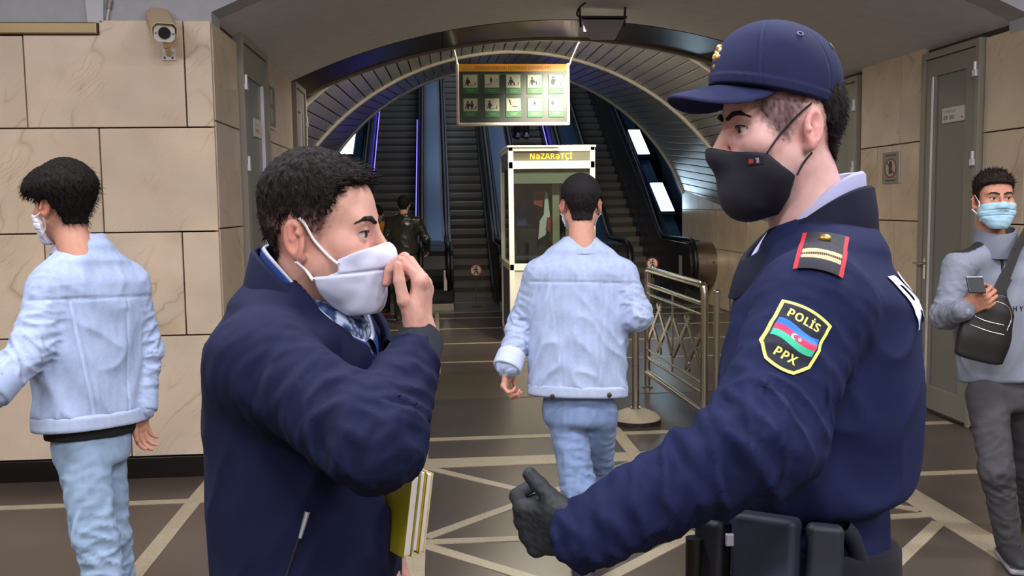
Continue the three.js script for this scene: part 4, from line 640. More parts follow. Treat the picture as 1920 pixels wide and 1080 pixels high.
function head(t, body, c, B, o) {
  const h = o.cell ?? 0.003, sc = o.scale ?? 1, skin = headField(o), skull = headField({ ...o, plain: true });
  earInto(skin);
  const base = o.skin ?? lin('#c99a82'), red = cmul([base[0] * 1.12, base[1] * 0.78, base[2] * 0.76], 1), shadow = o.stubble ?? cmul(base, 0.72), hairC = o.hairColor ?? [0.02, 0.016, 0.014];
  const fn = (x, y, z) => skin.at(x, y, z);
  const g = netMesh(fn, [-0.11, -0.2, -0.125], [0.11, 0.15, 0.135], h, (x, y, z) => {
    let k = base; const e = Math.abs(x);
    if (e > 0.068) k = cmix(k, red, 0.65 * sstep(0.07, 0.084, e) * sstep(0.045, 0.02, Math.abs(y)));
    k = cmix(k, red, 0.35 * Math.exp(-((y + 0.02) ** 2 + (z - 0.105) ** 2) / 0.0006)); k = cmix(k, red, 0.22 * Math.exp(-((e - 0.045) ** 2 + (y + 0.02) ** 2) / 0.0006));
    k = cmix(k, shadow, (o.beard ?? 0.35) * sstep(-0.025, -0.055, y) * sstep(-0.135, -0.1, y) * sstep(-0.01, 0.015, z));
    if (o.hair) { const f = sdPoly(o.hair.fade ?? o.hair.poly, z, y); k = cmix(k, hairC, 0.8 * sstep(o.hair.soft ?? 0.012, -0.008, f + 0.005 * n3(x * 90, y * 90, z * 90) + 0.004 * n3(x * 300, y * 150, z * 300)) * (o.hair.under ?? 1)); }
    return cmul(k, 1 + 0.05 * n3(x * 45, y * 45, z * 45) + 0.03 * n3(x * 160, y * 160, z * 160));
  });
  body.push(place(g, B, c, sc));
  const W = (geo) => { place(geo, B, c, sc); return geo; };
  if (o.eyes !== false && h < 0.006) for (const s of [-1, 1]) {
    const e = new THREE.SphereGeometry(0.0122, 24, 18), p = e.attributes.position, col = [], gz = unit(o.gaze ?? [0, 0, 1]);
    for (let i = 0; i < p.count; i++) { const d = (p.getX(i) * gz[0] + p.getY(i) * gz[1] + p.getZ(i) * gz[2]) / 0.0122; col.push(...(d > 0.965 ? [0.006, 0.005, 0.005] : d > 0.86 ? [0.05, 0.027, 0.016] : [0.62, 0.58, 0.56])); }
    e.setAttribute('color', new THREE.Float32BufferAttribute(col, 3)); e.deleteAttribute('uv'); e.translate(s * 0.031, 0.011, 0.0748); part(t, 'eye', W(e), VC_MAT(0.12));
    const bf = new Field(), path = [[0.011, 0.03], [0.026, 0.036], [0.042, 0.036], [0.054, 0.028]].map(([x, y]) => onto((a, b, d) => skin.at(a, b, d), [s * x, y, 0.09], [0, 0, -1], 0.0005, 0.1));
    for (let i = 0; i < 3; i++) bf.u(rcone(path[i], [0.0032, 0.0038, 0.0034][i], path[i + 1], [0.0038, 0.0034, 0.0014][i]), 0.002);
    { const lp = []; for (let i = 0; i <= 8; i++) { const q = mix(-1.15, 1.2, i / 8); lp.push(V3(onto((a, b, d) => Math.min(skin.at(a, b, d), Math.hypot(a - s * 0.031, b - 0.011, d - 0.0748) - 0.0122), [s * (0.032 + 0.0145 * Math.sin(q)), 0.0125 + 0.0045 * Math.cos(q), 0.08], [-s * 0.35, 0, -1], 0.0006, 0.05))); } const lg = new THREE.TubeGeometry(new THREE.CatmullRomCurve3(lp), 16, 0.0011, 5); part(t, 'eyelashes', W(lg), MAT(0x120d0c, 0.7)); }
    part(t, 'eyebrow', W(netMesh((x, y, z) => bf.at(x, y, z) - 0.0012 * n3(x * 400, y * 200, z * 400), ...boundsOf(bf, 0.006), 0.0016, (x, y, z) => cmul(hairC, 1.8 + 0.8 * n3(x * 500, y * 300, z * 500)))), HAIRM);
  }
  if (o.hair) {
    const H = o.hair, f = (x, y, z) => { const th = H.thick(x, y, z); return smax(skull.at(x, y, z) - th - hairNoise([x, y, z], H.freq ?? 90, H.rough ?? 0.003), sdPoly(H.poly, z, y) + (H.edge ?? 0.004) * n3(x * 120, y * 60, z * 120), 0.008); };
    const fadeC = [base[0] * 0.3, base[1] * 0.3, base[2] * 0.33], fd = H.colorFade ?? (() => 0), hc = (x, y, z) => cmul(cmix(hairC, fadeC, fd(x, y, z)), 1 + 0.55 * n3(x * 150, y * 40, z * 150) + 0.35 * n3(x * 330, y * 90, z * 330));
    const hg = netMesh(f, [-0.13, -0.13, -0.15], [0.13, 0.19, 0.15], H.cell ?? Math.max(h, 0.003), hc);
    if (H.strands) { // short strands standing off the hair, combed along H.comb
      const r = rngOf(H.seed ?? 5), P = hg.attributes.position, N = hg.attributes.normal, sp = [], sn = [], scol = [], si = []; let v = 0;
      for (let k = 0; k < H.strands; k++) {
        const i = Math.floor(r() * P.count), p = [P.getX(i), P.getY(i), P.getZ(i)], n = [N.getX(i), N.getY(i), N.getZ(i)]; if (skull.at(...p) < 0.002 || fd(...p) > 0.3 + 0.5 * r()) continue;
        const cb = H.comb(...p), jit = [r() - 0.5, r() - 0.5, r() - 0.5]; let d = unit(add(add(cb, n, H.lift ?? 0.5), jit, 0.7)); const L = (H.len ?? 0.016) * (0.6 + 0.8 * r()), w = 0.00075, sd = unit(cross(d, n)), cc = cmul(hairC, 0.5 + 1.3 * r());
        const p1 = add(p, n, -0.001), p2 = add(add(p1, d, L * 0.55), n, 0.001), p3 = add(p2, unit(add(d, n, -0.55)), L * 0.5);
        for (const [q, ww] of [[p1, w], [p2, w * 0.9], [p3, w * 0.15]]) for (const s of [-1, 1]) { sp.push(...add(q, sd, s * ww)); sn.push(...n); scol.push(...cc); }
        si.push(v, v + 1, v + 3, v, v + 3, v + 2, v + 2, v + 3, v + 5, v + 2, v + 5, v + 4); v += 6;
      }
      const sg = new THREE.BufferGeometry(); sg.setAttribute('position', new THREE.Float32BufferAttribute(sp, 3)); sg.setAttribute('normal', new THREE.Float32BufferAttribute(sn, 3)); sg.setAttribute('color', new THREE.Float32BufferAttribute(scol, 3)); sg.setIndex(si);
      part(t, 'hair', W(mergeGeometries([hg, sg])), HAIRM);
    } else part(t, 'hair', W(hg), HAIRM);
  }
  if (o.mask) {
    const K = o.mask, tent = new Field(); tent.u(ball([0, -0.02, 0.108], 0.013), 0); tent.u(ball([0, -0.098, 0.07], 0.026), 0.09); for (const s of [-1, 1]) tent.u(ball([s * 0.046, -0.05, 0.045], 0.024), 0.05);
    const mf = (x, y, z) => { let d = smin(skull.at(x, y, z) - 0.005, tent.at(x, y, z) - (K.puff ?? 0.004), 0.03); d -= (K.crumple ?? 0.0013) * n3(x * 22, y * 34, z * 22); if (K.pleats) for (const py of K.pleats) d += 0.0024 * Math.exp(-(((y - py - 0.12 * (z - 0.09)) / 0.0022) ** 2)); return smax(d, sdPoly(K.poly, z, y), 0.003); };
    const mk = part(t, 'face_mask', W(netMesh(mf, [-0.1, -0.145, -0.02], [0.1, 0.03, 0.145], Math.max(h * 0.85, 0.0024), (x, y, z) => { const q = (K.two && y + 0.45 * (z - 0.1) < -0.045) ? K.two : K.color; return cmul(q, 1 + 0.02 * n3(x * 60, y * 60, z * 60)); })), K.mat ?? KNIT);
    if (K.straps) for (const s of [-1, 1]) for (const path of K.straps) {
      const pts = path.map(([z, y]) => onto((a, b, d) => Math.min(skin.at(a, b, d), mf(a, b, d)), [s * 0.06, y, z], [-s, 0, 0], 0.0016, 0.08));
      const g2 = new THREE.TubeGeometry(new THREE.CatmullRomCurve3(pts.map((q) => V3(q))), 20, K.strapR ?? 0.0021, 6); part(mk, 'ear_loop', W(g2), MAT(K.strapColor ?? 0xf2f2f2, 0.8));
    }
    if (K.logo) { const q = K.logo; const gg = hug(mf, [q[0] * 0.06, q[2], q[1]], [0, 0, -q[0]], [0, 1, 0], q[3], q[4], 4, 4, 0.001, 0.06); part(mk, 'logo', W(gg), q[5]); }
  }
  return { skin: fn, skull: (x, y, z) => skull.at(x, y, z), W };
}
// a hand: x to the thumb, y to the fingers, z to the back; fingers = flex angles in degrees, thumb = directions of its three bones
function hand(o = {}) {
  const F = new Field(), fl = o.flex ?? [[20, 25, 15], [22, 28, 15], [26, 30, 18], [30, 32, 20]], th = o.thumb ?? [[0.75, 0.62, -0.25], [0.45, 0.88, -0.2], [0.25, 0.95, -0.2]];
  F.u(rbox([0.004, 0.046, 0], [0.038, 0.046, 0.0125], 0.0122), 0); F.u(rcone([0, 0, 0], 0.024, [0, -0.05, 0], 0.026), 0.03); F.u(ell([0.022, 0.03, -0.008], [0.02, 0.032, 0.015]), 0.015);
  const base = [[0.032, 0.088], [0.0115, 0.093], [-0.0095, 0.09], [-0.029, 0.08]], L = [[0.043, 0.026, 0.021], [0.047, 0.03, 0.022], [0.044, 0.028, 0.021], [0.034, 0.021, 0.018]], R = [[0.0098, 0.0088, 0.0078], [0.01, 0.009, 0.008], [0.0096, 0.0086, 0.0076], [0.0085, 0.0076, 0.0068]], sp = o.spread ?? [0.1, 0.02, -0.05, -0.14];
  const tips = [];
  base.forEach(([x, y], i) => { let p = [x, y, 0.001], a = 0; const D0 = [Math.sin(sp[i]), Math.cos(sp[i])]; F.u(ball([x, y - 0.004, 0.003], R[i][0] * 1.12), 0.008); for (let k = 0; k < 3; k++) { a += rad(fl[i][k]); const d = [D0[0] * Math.cos(a), D0[1] * Math.cos(a), -Math.sin(a)], q = add(p, d, L[i][k]); F.u(rcone(p, R[i][k], q, (R[i][k + 1] ?? R[i][k] * 0.86)), k ? 0.002 : 0.006); p = q; } tips.push(p); });
  let p = [0.024, 0.02, -0.006]; [0.042, 0.033, 0.026].forEach((l, k) => { const d = unit(th[k]), q = add(p, d, l * (o.thumbLen ?? 1)); F.u(rcone(p, [0.0135, 0.0108, 0.0096][k], q, [0.0108, 0.0096, 0.0082][k]), k ? 0.003 : 0.012); p = q; }); tips.push(p);
  const f = (x, y, z) => F.at(x, y, z) + (o.glove ? -0.0018 - 0.0008 * n3(x * 90, y * 90, z * 90) : 0.0004 * n3(x * 120, y * 60, z * 120));
  const bs = o.color ?? lin('#c6957d'), rd = [bs[0] * 1.1, bs[1] * 0.8, bs[2] * 0.78];
  return netMesh(f, [-0.065, -0.05, -0.11], [0.115, 0.2, 0.05], o.cell ?? 0.0028, (x, y, z) => { let k = bs; if (!o.glove) for (const q of tips) k = cmix(k, rd, 0.4 * Math.exp(-((x - q[0]) ** 2 + (y - q[1]) ** 2 + (z - q[2]) ** 2) / 0.00035)); return cmul(k, 1 + 0.05 * n3(x * 60, y * 60, z * 60)); });
}
// a folded or standing collar: prof(phi) gives outer-bottom, top and inner-bottom points as [radiusSide, radiusFront, height]
function collar(c, B, prof, color, n = 48, from = -Math.PI, to = Math.PI) {
  const [S, U, F] = B, pos = [], idx = [], m = 7;
  for (let i = 0; i <= n; i++) { const ph = mix(from, to, i / n), P = prof(ph), ring = [P[0], [mix(P[0][0], P[1][0], 0.5) + 0.004, mix(P[0][1], P[1][1], 0.5) + 0.004, mix(P[0][2], P[1][2], 0.5)], [P[1][0] + 0.005, P[1][1] + 0.005, P[1][2] - 0.004], P[1], [P[1][0] - 0.005, P[1][1] - 0.005, P[1][2] - 0.004], P[2], [P[0][0] - 0.008, P[0][1] - 0.008, P[0][2] - 0.002]]; for (const [rs, rf, hgt] of ring) pos.push(...add(add(add(c, S, rs * Math.sin(ph)), F, rf * Math.cos(ph)), U, hgt)); }
  for (let i = 0; i < n; i++) for (let k = 0; k < m; k++) { const a = i * m + k, b = i * m + (k + 1) % m; idx.push(a, a + m, b + m, a, b + m, b); }
  const g = new THREE.BufferGeometry(); g.setAttribute('position', new THREE.Float32BufferAttribute(pos, 3)); g.setIndex(idx); g.computeVertexNormals(); if (color) { const col = []; for (let i = 0; i < pos.length / 3; i++) col.push(...color(i % m, i)); g.setAttribute('color', new THREE.Float32BufferAttribute(col, 3)); } return g;
}
const clothColor = (hex, var1 = 0.07, var2 = 0.05) => { const c = lin(hex); return (x, y, z) => cmul(c, 1 + var1 * n3(x * 9, y * 9, z * 9) + var2 * n3(x * 140, y * 140, z * 140)); };
const denimColor = (hex, worn = 0.2) => { const c = lin(hex); return (x, y, z) => cmul(c, 1 + worn * 0.5 * n3(x * 7, y * 5, z * 7) + worn * 0.5 * n3(x * 30, y * 12, z * 30) + 0.07 * n3(x * 160, y * 90, z * 160)); };
function garment(t, name, F, cell, color, mat, clip, label) { const b = boundsOf(F, 0.03); if (clip) for (let i = 0; i < 3; i++) { b[0][i] = Math.max(b[0][i], clip[0][i]); b[1][i] = Math.min(b[1][i], clip[1][i]); } return part(t, name, netMesh((x, y, z) => F.at(x, y, z), b[0], b[1], cell, color), mat, label); }
// a shoe: from ankle to toe on the ground
function shoe(ankle, dir, len2 = 0.27, colors, y = 0) { const D = unit([dir[0], 0, dir[2]]), S = cross([0, 1, 0], D), g0 = [ankle[0], y, ankle[2]], F = new Field(), B = [S, [0, 1, 0], D]; F.u(ell(add(add(g0, D, 0.1), [0, 1, 0], 0.045), [0.046, 0.045, 0.115], B), 0); F.u(ell(add(add(g0, D, -0.015), [0, 1, 0], 0.06), [0.04, 0.065, 0.062], B), 0.04); F.u(rbox(add(add(g0, D, 0.075), [0, 1, 0], 0.018), [0.046, 0.018, len2 / 2], 0.016, B), 0.01); F.i(plane([0, -1, 0], [0, y + 0.001, 0]), 0.003); const b = boundsOf(F, 0.01); return netMesh((x, yy, z) => F.at(x, yy, z), b[0], b[1], 0.008, (x, yy) => (yy - y < 0.03 ? colors[1] : colors[0])); }
// a whole figure from its joints (world coordinates); returns the group and its fields
function person(spec) {
  const { J, label, group } = spec, base = spec.base ?? [J.hip[0], spec.ground ?? 0, J.hip[2]], t = thing('person', label, 'person', base, group), bodyGeos = [], cell = spec.cell ?? 0.012, skinC = spec.skin ?? lin('#c6957d');
  const Fr = unit(J.front), S = unit(cross([0, 1, 0], Fr)), up = unit(sub(J.neck, J.hip)), TL = len(sub(J.neck, J.hip)), HB = basisOf(J.headFront ?? Fr, J.pitch ?? 0, J.roll ?? 0);
  // body under the clothes, one skin from neck to feet
  const core = new Field(); core.u(loft(J.hip, up, Fr, [[-0.05, 0.13, 0.085], [TL * 0.4, 0.12, 0.08], [TL * 0.8, 0.13, 0.085], [TL, 0.05, 0.05]], 0.03), 0); core.u(rcone(add(J.neck, up, -0.05), 0.05, toWorld(HB, J.head, [0, -0.08, -0.015]), 0.048), 0.03);
  for (const s of ['L', 'R']) { core.u(rcone(J['sh' + s], 0.045, J['el' + s], 0.038), 0.03); core.u(rcone(J['el' + s], 0.037, J['wr' + s], 0.026), 0.02); core.u(rcone(J['hp' + s], 0.075, J['kn' + s], 0.048), 0.03); core.u(rcone(J['kn' + s], 0.046, J['an' + s], 0.034), 0.02); }
  { const b = boundsOf(core); bodyGeos.push(netMesh((x, y, z) => core.at(x, y, z), b[0], b[1], Math.max(cell, 0.014), () => skinC)); }
  const hd = head(t, bodyGeos, J.head, HB, { skin: skinC, ...spec.head });
  for (const s of ['L', 'R']) { const H = spec['hand' + s]; if (!H) continue; let Y = unit(H.y ?? sub(J['wr' + s], J['el' + s])), X = H.x; X = unit(add(X, Y, -dot(X, Y))); let Z = cross(X, Y); if (s === 'R') Z = Z.map((v) => -v); const g = place(hand({ color: skinC, cell: spec.handCell ?? 0.004, ...H }), [X, Y, Z], add(J['wr' + s], Y, H.push ?? 0.01), H.scale ?? 1); if (H.glove) part(t, 'glove', g, H.mat ?? SOFT, H.label); else bodyGeos.push(g); }
  const body = part(t, 'body', mergeGeometries(bodyGeos), SKIN);
  // trousers
  const out = { t, body, hd, S, Fr, up, TL, HB };
  if (spec.trousers) {
    const T = spec.trousers, F = new Field(); F.u(loft(add(J.hip, up, -0.06), up, Fr, [[-0.075, (T.w ?? 0.165) - 0.01, T.d ?? 0.115], [0.0, T.w ?? 0.17, T.d ?? 0.115], [T.top ?? 0.12, (T.w ?? 0.17) - 0.015, (T.d ?? 0.115) - 0.01]], 0.04, torsoFold(T.seed ?? 1, 0.003)), 0);
    for (const s of ['L', 'R']) { F.u(rcone(J['hp' + s], T.r[0], J['kn' + s], T.r[1], sleeveFold((T.seed ?? 1) + (s === 'L' ? 3 : 8), T.fold ?? 0.012, 1, 4)), 0.018); F.u(rcone(J['kn' + s], T.r[1], J['an' + s], T.r[2], sleeveFold((T.seed ?? 1) + (s === 'L' ? 13 : 18), T.fold ?? 0.014, T.t0 ?? 0.1, 4.5, 0.5)), 0.03); }
    out.trousers = F; garment(t, 'trousers', F, T.cell ?? cell, T.color, T.mat ?? CLOTH, T.clip, T.label);
  }
  if (spec.shoes) for (const s of ['L', 'R']) part(t, 'shoe', shoe(J['an' + s], J['toe' + s] ?? Fr, 0.27, spec.shoes, J['gr' + s] ?? spec.ground ?? 0), SOFT);
  // top garment
  if (spec.top) {
    const T = spec.top, F = new Field(); F.u(loft(J.hip, up, Fr, T.secs, T.round ?? 0.02, torsoFold(T.seed ?? 2, T.torsoFold ?? 0.006, T.freq ?? 3, T.low ?? 0.6)), 0);
    for (const s of ['L', 'R']) { F.u(rcone(add(J.neck, up, -(T.drop ?? 0.045)), T.yoke ?? 0.055, J['sh' + s], T.r[0] * 0.92), 0.06); F.u(rcone(J['sh' + s], T.r[0], J['el' + s], T.r[1], sleeveFold((T.seed ?? 2) + (s === 'L' ? 5 : 9), T.fold ?? 0.014, 1, 5)), 0.03); F.u(rcone(J['el' + s], T.r[1], add(J['wr' + s], unit(sub(J['wr' + s], J['el' + s])), -(T.short ?? 0)), T.r[2], sleeveFold((T.seed ?? 2) + (s === 'L' ? 25 : 29), T.fold ?? 0.014, 0.1, 5.5, 0.45)), 0.025); }
    if (T.neckCut !== false) F.s(rcone(add(J.neck, up, -0.03), T.neckR ?? 0.055, add(J.neck, up, 0.2), 0.08), 0.01);
    if (T.extra) T.extra(F, out);
    out.top = F; out.topMesh = garment(t, T.name ?? 'jacket', F, T.cell ?? cell, T.color, T.mat ?? CLOTH, T.clip, T.label);
  }
  return out;
}

// ---------------------------------------------------------------- the police officer
{
  const J = { front: [-0.985, 0, -0.17], head: [0.5579,1.7288,-1.4757], headFront: [-0.995, 0, 0.06], pitch: rad(5), neck: [0.6258,1.6039,-1.4892], hip: [0.5804,1.024,-1.4108],
    shL: [0.5314,1.4699,-1.2834], elL: [0.4249,1.307,-1.1767], wrL: [0.196,1.1678,-1.233], shR: [0.6665,1.4702,-1.6654], elR: [0.5895,1.188,-1.7269], wrR: [0.4854,1.0387,-1.6212],
    hpL: [0.567, 0.95, -1.33], hpR: [0.595, 0.95, -1.495], knL: [0.55, 0.52, -1.32], knR: [0.58, 0.52, -1.5], anL: [0.59, 0.09, -1.34], anR: [0.62, 0.09, -1.52] };
  const navy = clothColor('#141d42', 0.06, 0.05), skin = lin('#dcb2aa');
  const H = [[0.12, 0.2], [0.12, 0.07], [0.073, 0.066], [0.06, 0.03], [0.037, -0.006], [0.02, -0.01], [0.008, 0.02], [-0.012, 0.046], [-0.036, 0.036], [-0.047, 0.004], [-0.06, -0.03], [-0.07, -0.052], [-0.14, -0.06], [-0.14, 0.2]];
  const o = person({ J, label: 'police officer in a navy uniform and cap with a black face mask, seen in profile', skin, cell: 0.012, handCell: 0.0026,
    head: { cell: 0.0028, skin, neck: 0.006, beard: 0.3, stubble: [0.33, 0.25, 0.25], hairColor: [0.014, 0.012, 0.012], gaze: [0.1, -0.1, 1], hair: { poly: H, colorFade: (x, y, z) => 0.85 * sstep(-0.025, 0.01, z) * sstep(0.1, 0.06, y), under: 0.92, thick: (x, y, z) => 0.0006 + 0.008 * sstep(-0.02, -0.06, z) * sstep(-0.07, -0.02, y), rough: 0.0012, freq: 70, strands: 7000, len: 0.008, lift: 0.08, comb: (x, y, z) => [0, -0.6, -0.5] },
      mask: { color: [0.012, 0.013, 0.022], strapColor: 0x15161c, strapR: 0.0016, puff: 0.007, crumple: 0.0003, poly: [[0.15, -0.005], [0.122, -0.013], [0.09, -0.024], [0.06, -0.03], [0.04, -0.05], [0.016, -0.068], [0.02, -0.1], [0.03, -0.128], [0.07, -0.14], [0.12, -0.12], [0.15, -0.06]], straps: [[[0.062, -0.03], [0.03, 0.0], [0.0, 0.028], [-0.015, 0.038]], [[0.016, -0.068], [0.002, -0.05], [-0.008, -0.036]]], mat: SOFT,
        logo: [1, 0.078, -0.04, 0.02, 0.012, MAT(0xffffff, 0.6, 0, { map: canvasTex(64, 40, (c) => { c.fillStyle = '#141420'; c.fillRect(0, 0, 64, 40); c.fillStyle = '#a63a2c'; c.fillRect(8, 8, 18, 22); c.fillStyle = '#8d8fa0'; c.fillRect(38, 6, 10, 26); c.fillRect(34, 6, 8, 8); }) })] } },
    handL: { x: [-0.35, 0.93, -0.1], y: [-0.72, -0.12, -0.68], glove: true, color: [0.022, 0.026, 0.03], flex: [[42, 50, 30], [48, 55, 35], [55, 60, 40], [60, 60, 40]], thumb: [[0.75, 0.6, 0.0], [0.75, 0.65, 0.02], [0.8, 0.6, 0.05]], push: 0.012, scale: 1.02, thumbLen: 0.72, label: 'black knitted glove' },
    trousers: { r: [0.1, 0.075, 0.065], w: 0.172, d: 0.128, top: 0.21, color: navy, fold: 0.01 }, shoes: [[0.01, 0.01, 0.012], [0.006, 0.006, 0.006]],
    top: { name: 'uniform_jacket', cell: 0.0075, secs: [[0.02, 0.165, 0.125, 0.01], [0.08, 0.178, 0.138, 0.0], [0.15, 0.2, 0.15, -0.006], [0.3, 0.212, 0.155, -0.006], [0.42, 0.2, 0.14, -0.01], [0.51, 0.14, 0.1, -0.01], [0.58, 0.08, 0.075, -0.01]], r: [0.08, 0.072, 0.05], yoke: 0.05, fold: 0.02, torsoFold: 0.012, low: 0.2, freq: 4, color: navy, neckR: 0.06, seed: 4, round: 0.03, drop: 0.075, extra: (F, q) => { const a = [0.4395,1.1368,-1.3315], b = [0.6919,1.1825,-1.3657], n = unit(cross(unit(sub(b, a)), q.S)); F.i(plane(n[1] < 0 ? n : n.map((v) => -v), a), 0.02); } } });
  const { t, top } = o, f = (x, y, z) => top.at(x, y, z);
  // collar of jacket and shirt
  const NB = [o.S, unit([0.06, 1, 0.02]), unit(cross(o.S, [0.06, 1, 0.02]))], nc = add(J.neck, [0, 1, 0], -0.015);
  part(t, 'jacket_collar', collar(add(nc, o.Fr, 0.01), NB, (p) => { const fr = (1 + Math.cos(p)) / 2, q = fr * fr; return [[0.122, 0.104 + 0.022 * q, -0.022 - 0.115 * q], [0.094, 0.086 + 0.02 * q, 0.06 - 0.13 * q], [0.086, 0.08 + 0.018 * q, -0.02 - 0.11 * q]]; }, () => lin('#15182c')), CLOTH);
  part(t, 'shirt_collar', collar(add(nc, o.Fr, 0.012), NB, (p) => { const fr = (1 + Math.cos(p)) / 2, q = fr * fr; return [[0.088, 0.082 + 0.01 * q, 0.02 - 0.12 * q], [0.078, 0.073 + 0.015 * q, 0.082 - 0.15 * q], [0.072, 0.068 + 0.012 * q, 0.0 - 0.11 * q]]; }, () => lin('#aeb2d4')), CLOTH, 'pale blue shirt collar');
  // cap
  const cr = new Field(); cr.u(ell([0, 0.076, 0.003], [0.088, 0.098, 0.103]), 0); cr.u(ell([0, 0.105, 0.03], [0.07, 0.066, 0.07]), 0.03); cr.i(plane(unit([0, -1, 0.32]), [0, 0.052, 0]), 0.004);
  const capC = (x, y, z) => cmul(lin('#23284a'), 1 + 0.06 * n3(x * 30, y * 30, z * 30) + 0.05 * n3(x * 200, y * 200, z * 200));
  const seam = (x, y, z) => cr.at(x, y, z) + 0.0016 * Math.exp(-(((x) / 0.0018) ** 2)) + 0.0014 * Math.exp(-(((Math.abs(x) * 0.6 - Math.abs(z - 0.005) * 0.8) / 0.0018) ** 2)) - 0.0022 * sstep(0.0012, -0.001, Math.abs(y - 0.06 - 0.32 * z) - 0.008);
  const W = (g) => o.hd.W(g);
  const cap = part(t, 'cap', W(netMesh(seam, [-0.105, 0.015, -0.12], [0.105, 0.19, 0.125], 0.003, capC)), CLOTH, 'navy peaked cap');
  const brimY = (x, z) => 0.083 - 0.12 * (z - 0.1) - 5.2 * x * x - 0.3 * (z - 0.14) ** 2, br = new Field(); const bf = (x, y, z) => smax(smax(Math.abs(y - brimY(x, z)) * 0.8 - 0.0028, (Math.hypot(x / 0.082, (z - 0.085) / 0.098) - 1) * 0.082, 0.003), (1 - Math.hypot(x / 0.07, (z - 0.0) / 0.088)) * 0.07, 0.003); void br;
  part(cap, 'brim', W(netMesh(bf, [-0.09, 0.02, 0.02], [0.09, 0.11, 0.2], 0.0022, capC)), CLOTH);
  const bd = new Field(); for (const [x, y, z, r] of [[0, 0.128, 0.103, 0.012], [0, 0.142, 0.098, 0.009], [0.012, 0.126, 0.101, 0.008], [-0.012, 0.126, 0.101, 0.008], [0, 0.113, 0.106, 0.009], [0.008, 0.137, 0.1, 0.006], [-0.008, 0.137, 0.1, 0.006], [0.013, 0.115, 0.102, 0.006], [-0.013, 0.115, 0.102, 0.006]]) bd.u(ball([x * 0.9, y, z - 0.004], r * 0.66), 0.003);
  part(cap, 'cap_badge', W(netMesh((x, y, z) => bd.at(x, y, z) + 0.001 * n3(x * 300, y * 300, z * 300), ...boundsOf(bd, 0.004), 0.002, (x, y, z) => (n3(x * 120, y * 120, z * 120) > 0.3 ? lin('#f4f0e6') : lin('#d8a53a')))), VC_MAT(0.3, { metalness: 0.5 }), 'gilt cap badge');
  for (const s of [-1, 1]) for (const [z, y] of [[-0.01, 0.145], [-0.07, 0.125]]) { const p = onto((a, b, c) => cr.at(a, b, c), [s * 0.03, y, z], [-s, 0, 0], 0.001, 0.1), e = new THREE.TorusGeometry(0.0045, 0.0011, 6, 16); e.lookAt(V3([p[0], p[1] - 0.078, p[2]])); e.translate(...p); part(cap, 'eyelet', W(e), MAT(0x666b88, 0.6)); }
  // shoulder strap
  const e0 = [0.5816,1.5974,-1.3411], e1 = [0.5105,1.5321,-1.2101], shU = unit(sub(e1, e0)), so = lerp3(e0, e1, 0.5), N0 = (() => { let n = unit(add([0, 0.75, 0], o.S, 0.66)); return unit(add(n, shU, -dot(n, shU))); })(), shV = unit(cross(N0, shU));
  const strapTex = canvasTex(256, 160, (c, w, h) => { c.fillStyle = '#0d1220'; c.fillRect(0, 0, w, h); c.fillStyle = '#c8202f'; c.fillRect(0, 0, w, 14); c.fillRect(0, h - 14, w, 14); c.fillStyle = '#e7c793'; c.fillRect(w * 0.72, 16, 15, h - 32); c.fillRect(w * 0.81, 16, 15, h - 32); c.strokeStyle = '#b98f56'; c.lineWidth = 2; for (let i = 18; i < h - 18; i += 7) { c.beginPath(); c.moveTo(w * 0.72, i); c.lineTo(w * 0.87, i + 3); c.stroke(); } });
  const ep = part(t, 'shoulder_strap', hug(f, so, shU, shV, 0.15, 0.066, 20, 10, 0.005, 0.1), MAT(0xffffff, 0.7, 0, { map: strapTex, side: THREE.DoubleSide }), 'dark shoulder strap with red piping and gold bars');
  const bt = onto(f, add(so, shU, -0.048), N0.map((v) => -v), 0.007, 0.1), sg = new THREE.SphereGeometry(0.009, 14, 10); sg.scale(1, 0.7, 1); sg.translate(...bt); part(ep, 'button', sg, MAT(0xe0b860, 0.3, 0.8), 'gilt button');
  // sleeve patch
  const patch = canvasTex(512, 640, (c, w, h) => {
    c.clearRect(0, 0, w, h); const path = (i) => { c.beginPath(); c.moveTo(36 + i, 74 + i * 0.7); c.quadraticCurveTo(w / 2, 0 + i * 1.3, w - 36 - i, 74 + i * 0.7); c.lineTo(w - 36 - i, h - 150 - i * 0.3); c.lineTo(w - 130 - i * 0.5, h - 30 - i); c.quadraticCurveTo(w / 2, h + 12 - i, 130 + i * 0.5, h - 30 - i); c.lineTo(36 + i, h - 150 - i * 0.3); c.closePath(); };
    c.fillStyle = '#eee97a'; path(0); c.fill(); c.fillStyle = '#161a2c'; path(26); c.fill();
    c.fillStyle = '#f2ee7c'; c.font = 'bold 104px sans-serif'; c.textAlign = 'center'; c.textBaseline = 'alphabetic'; c.fillText('POLİS', w / 2, 188);
    const wave = (y, col) => { c.fillStyle = col; c.beginPath(); c.moveTo(76, y); c.bezierCurveTo(180, y - 50, 300, y + 60, w - 76, y); c.lineTo(w - 76, y + 58); c.bezierCurveTo(300, y + 118, 180, y + 8, 76, y + 58); c.fill(); };
    wave(232, '#2f7bff'); wave(288, '#ea3a63'); wave(344, '#37bf93'); c.fillStyle = '#ffffff'; c.beginPath(); c.arc(244, 322, 26, 0, TAU); c.fill(); c.fillStyle = '#ea3a63'; c.beginPath(); c.arc(256, 322, 20, 0, TAU); c.fill(); c.fillStyle = '#fff'; c.beginPath(); c.arc(290, 328, 13, 0, TAU); c.fill();
    c.fillStyle = '#f2ee7c'; c.font = 'bold 108px sans-serif'; c.fillText('PPX', w / 2, 540);
  });
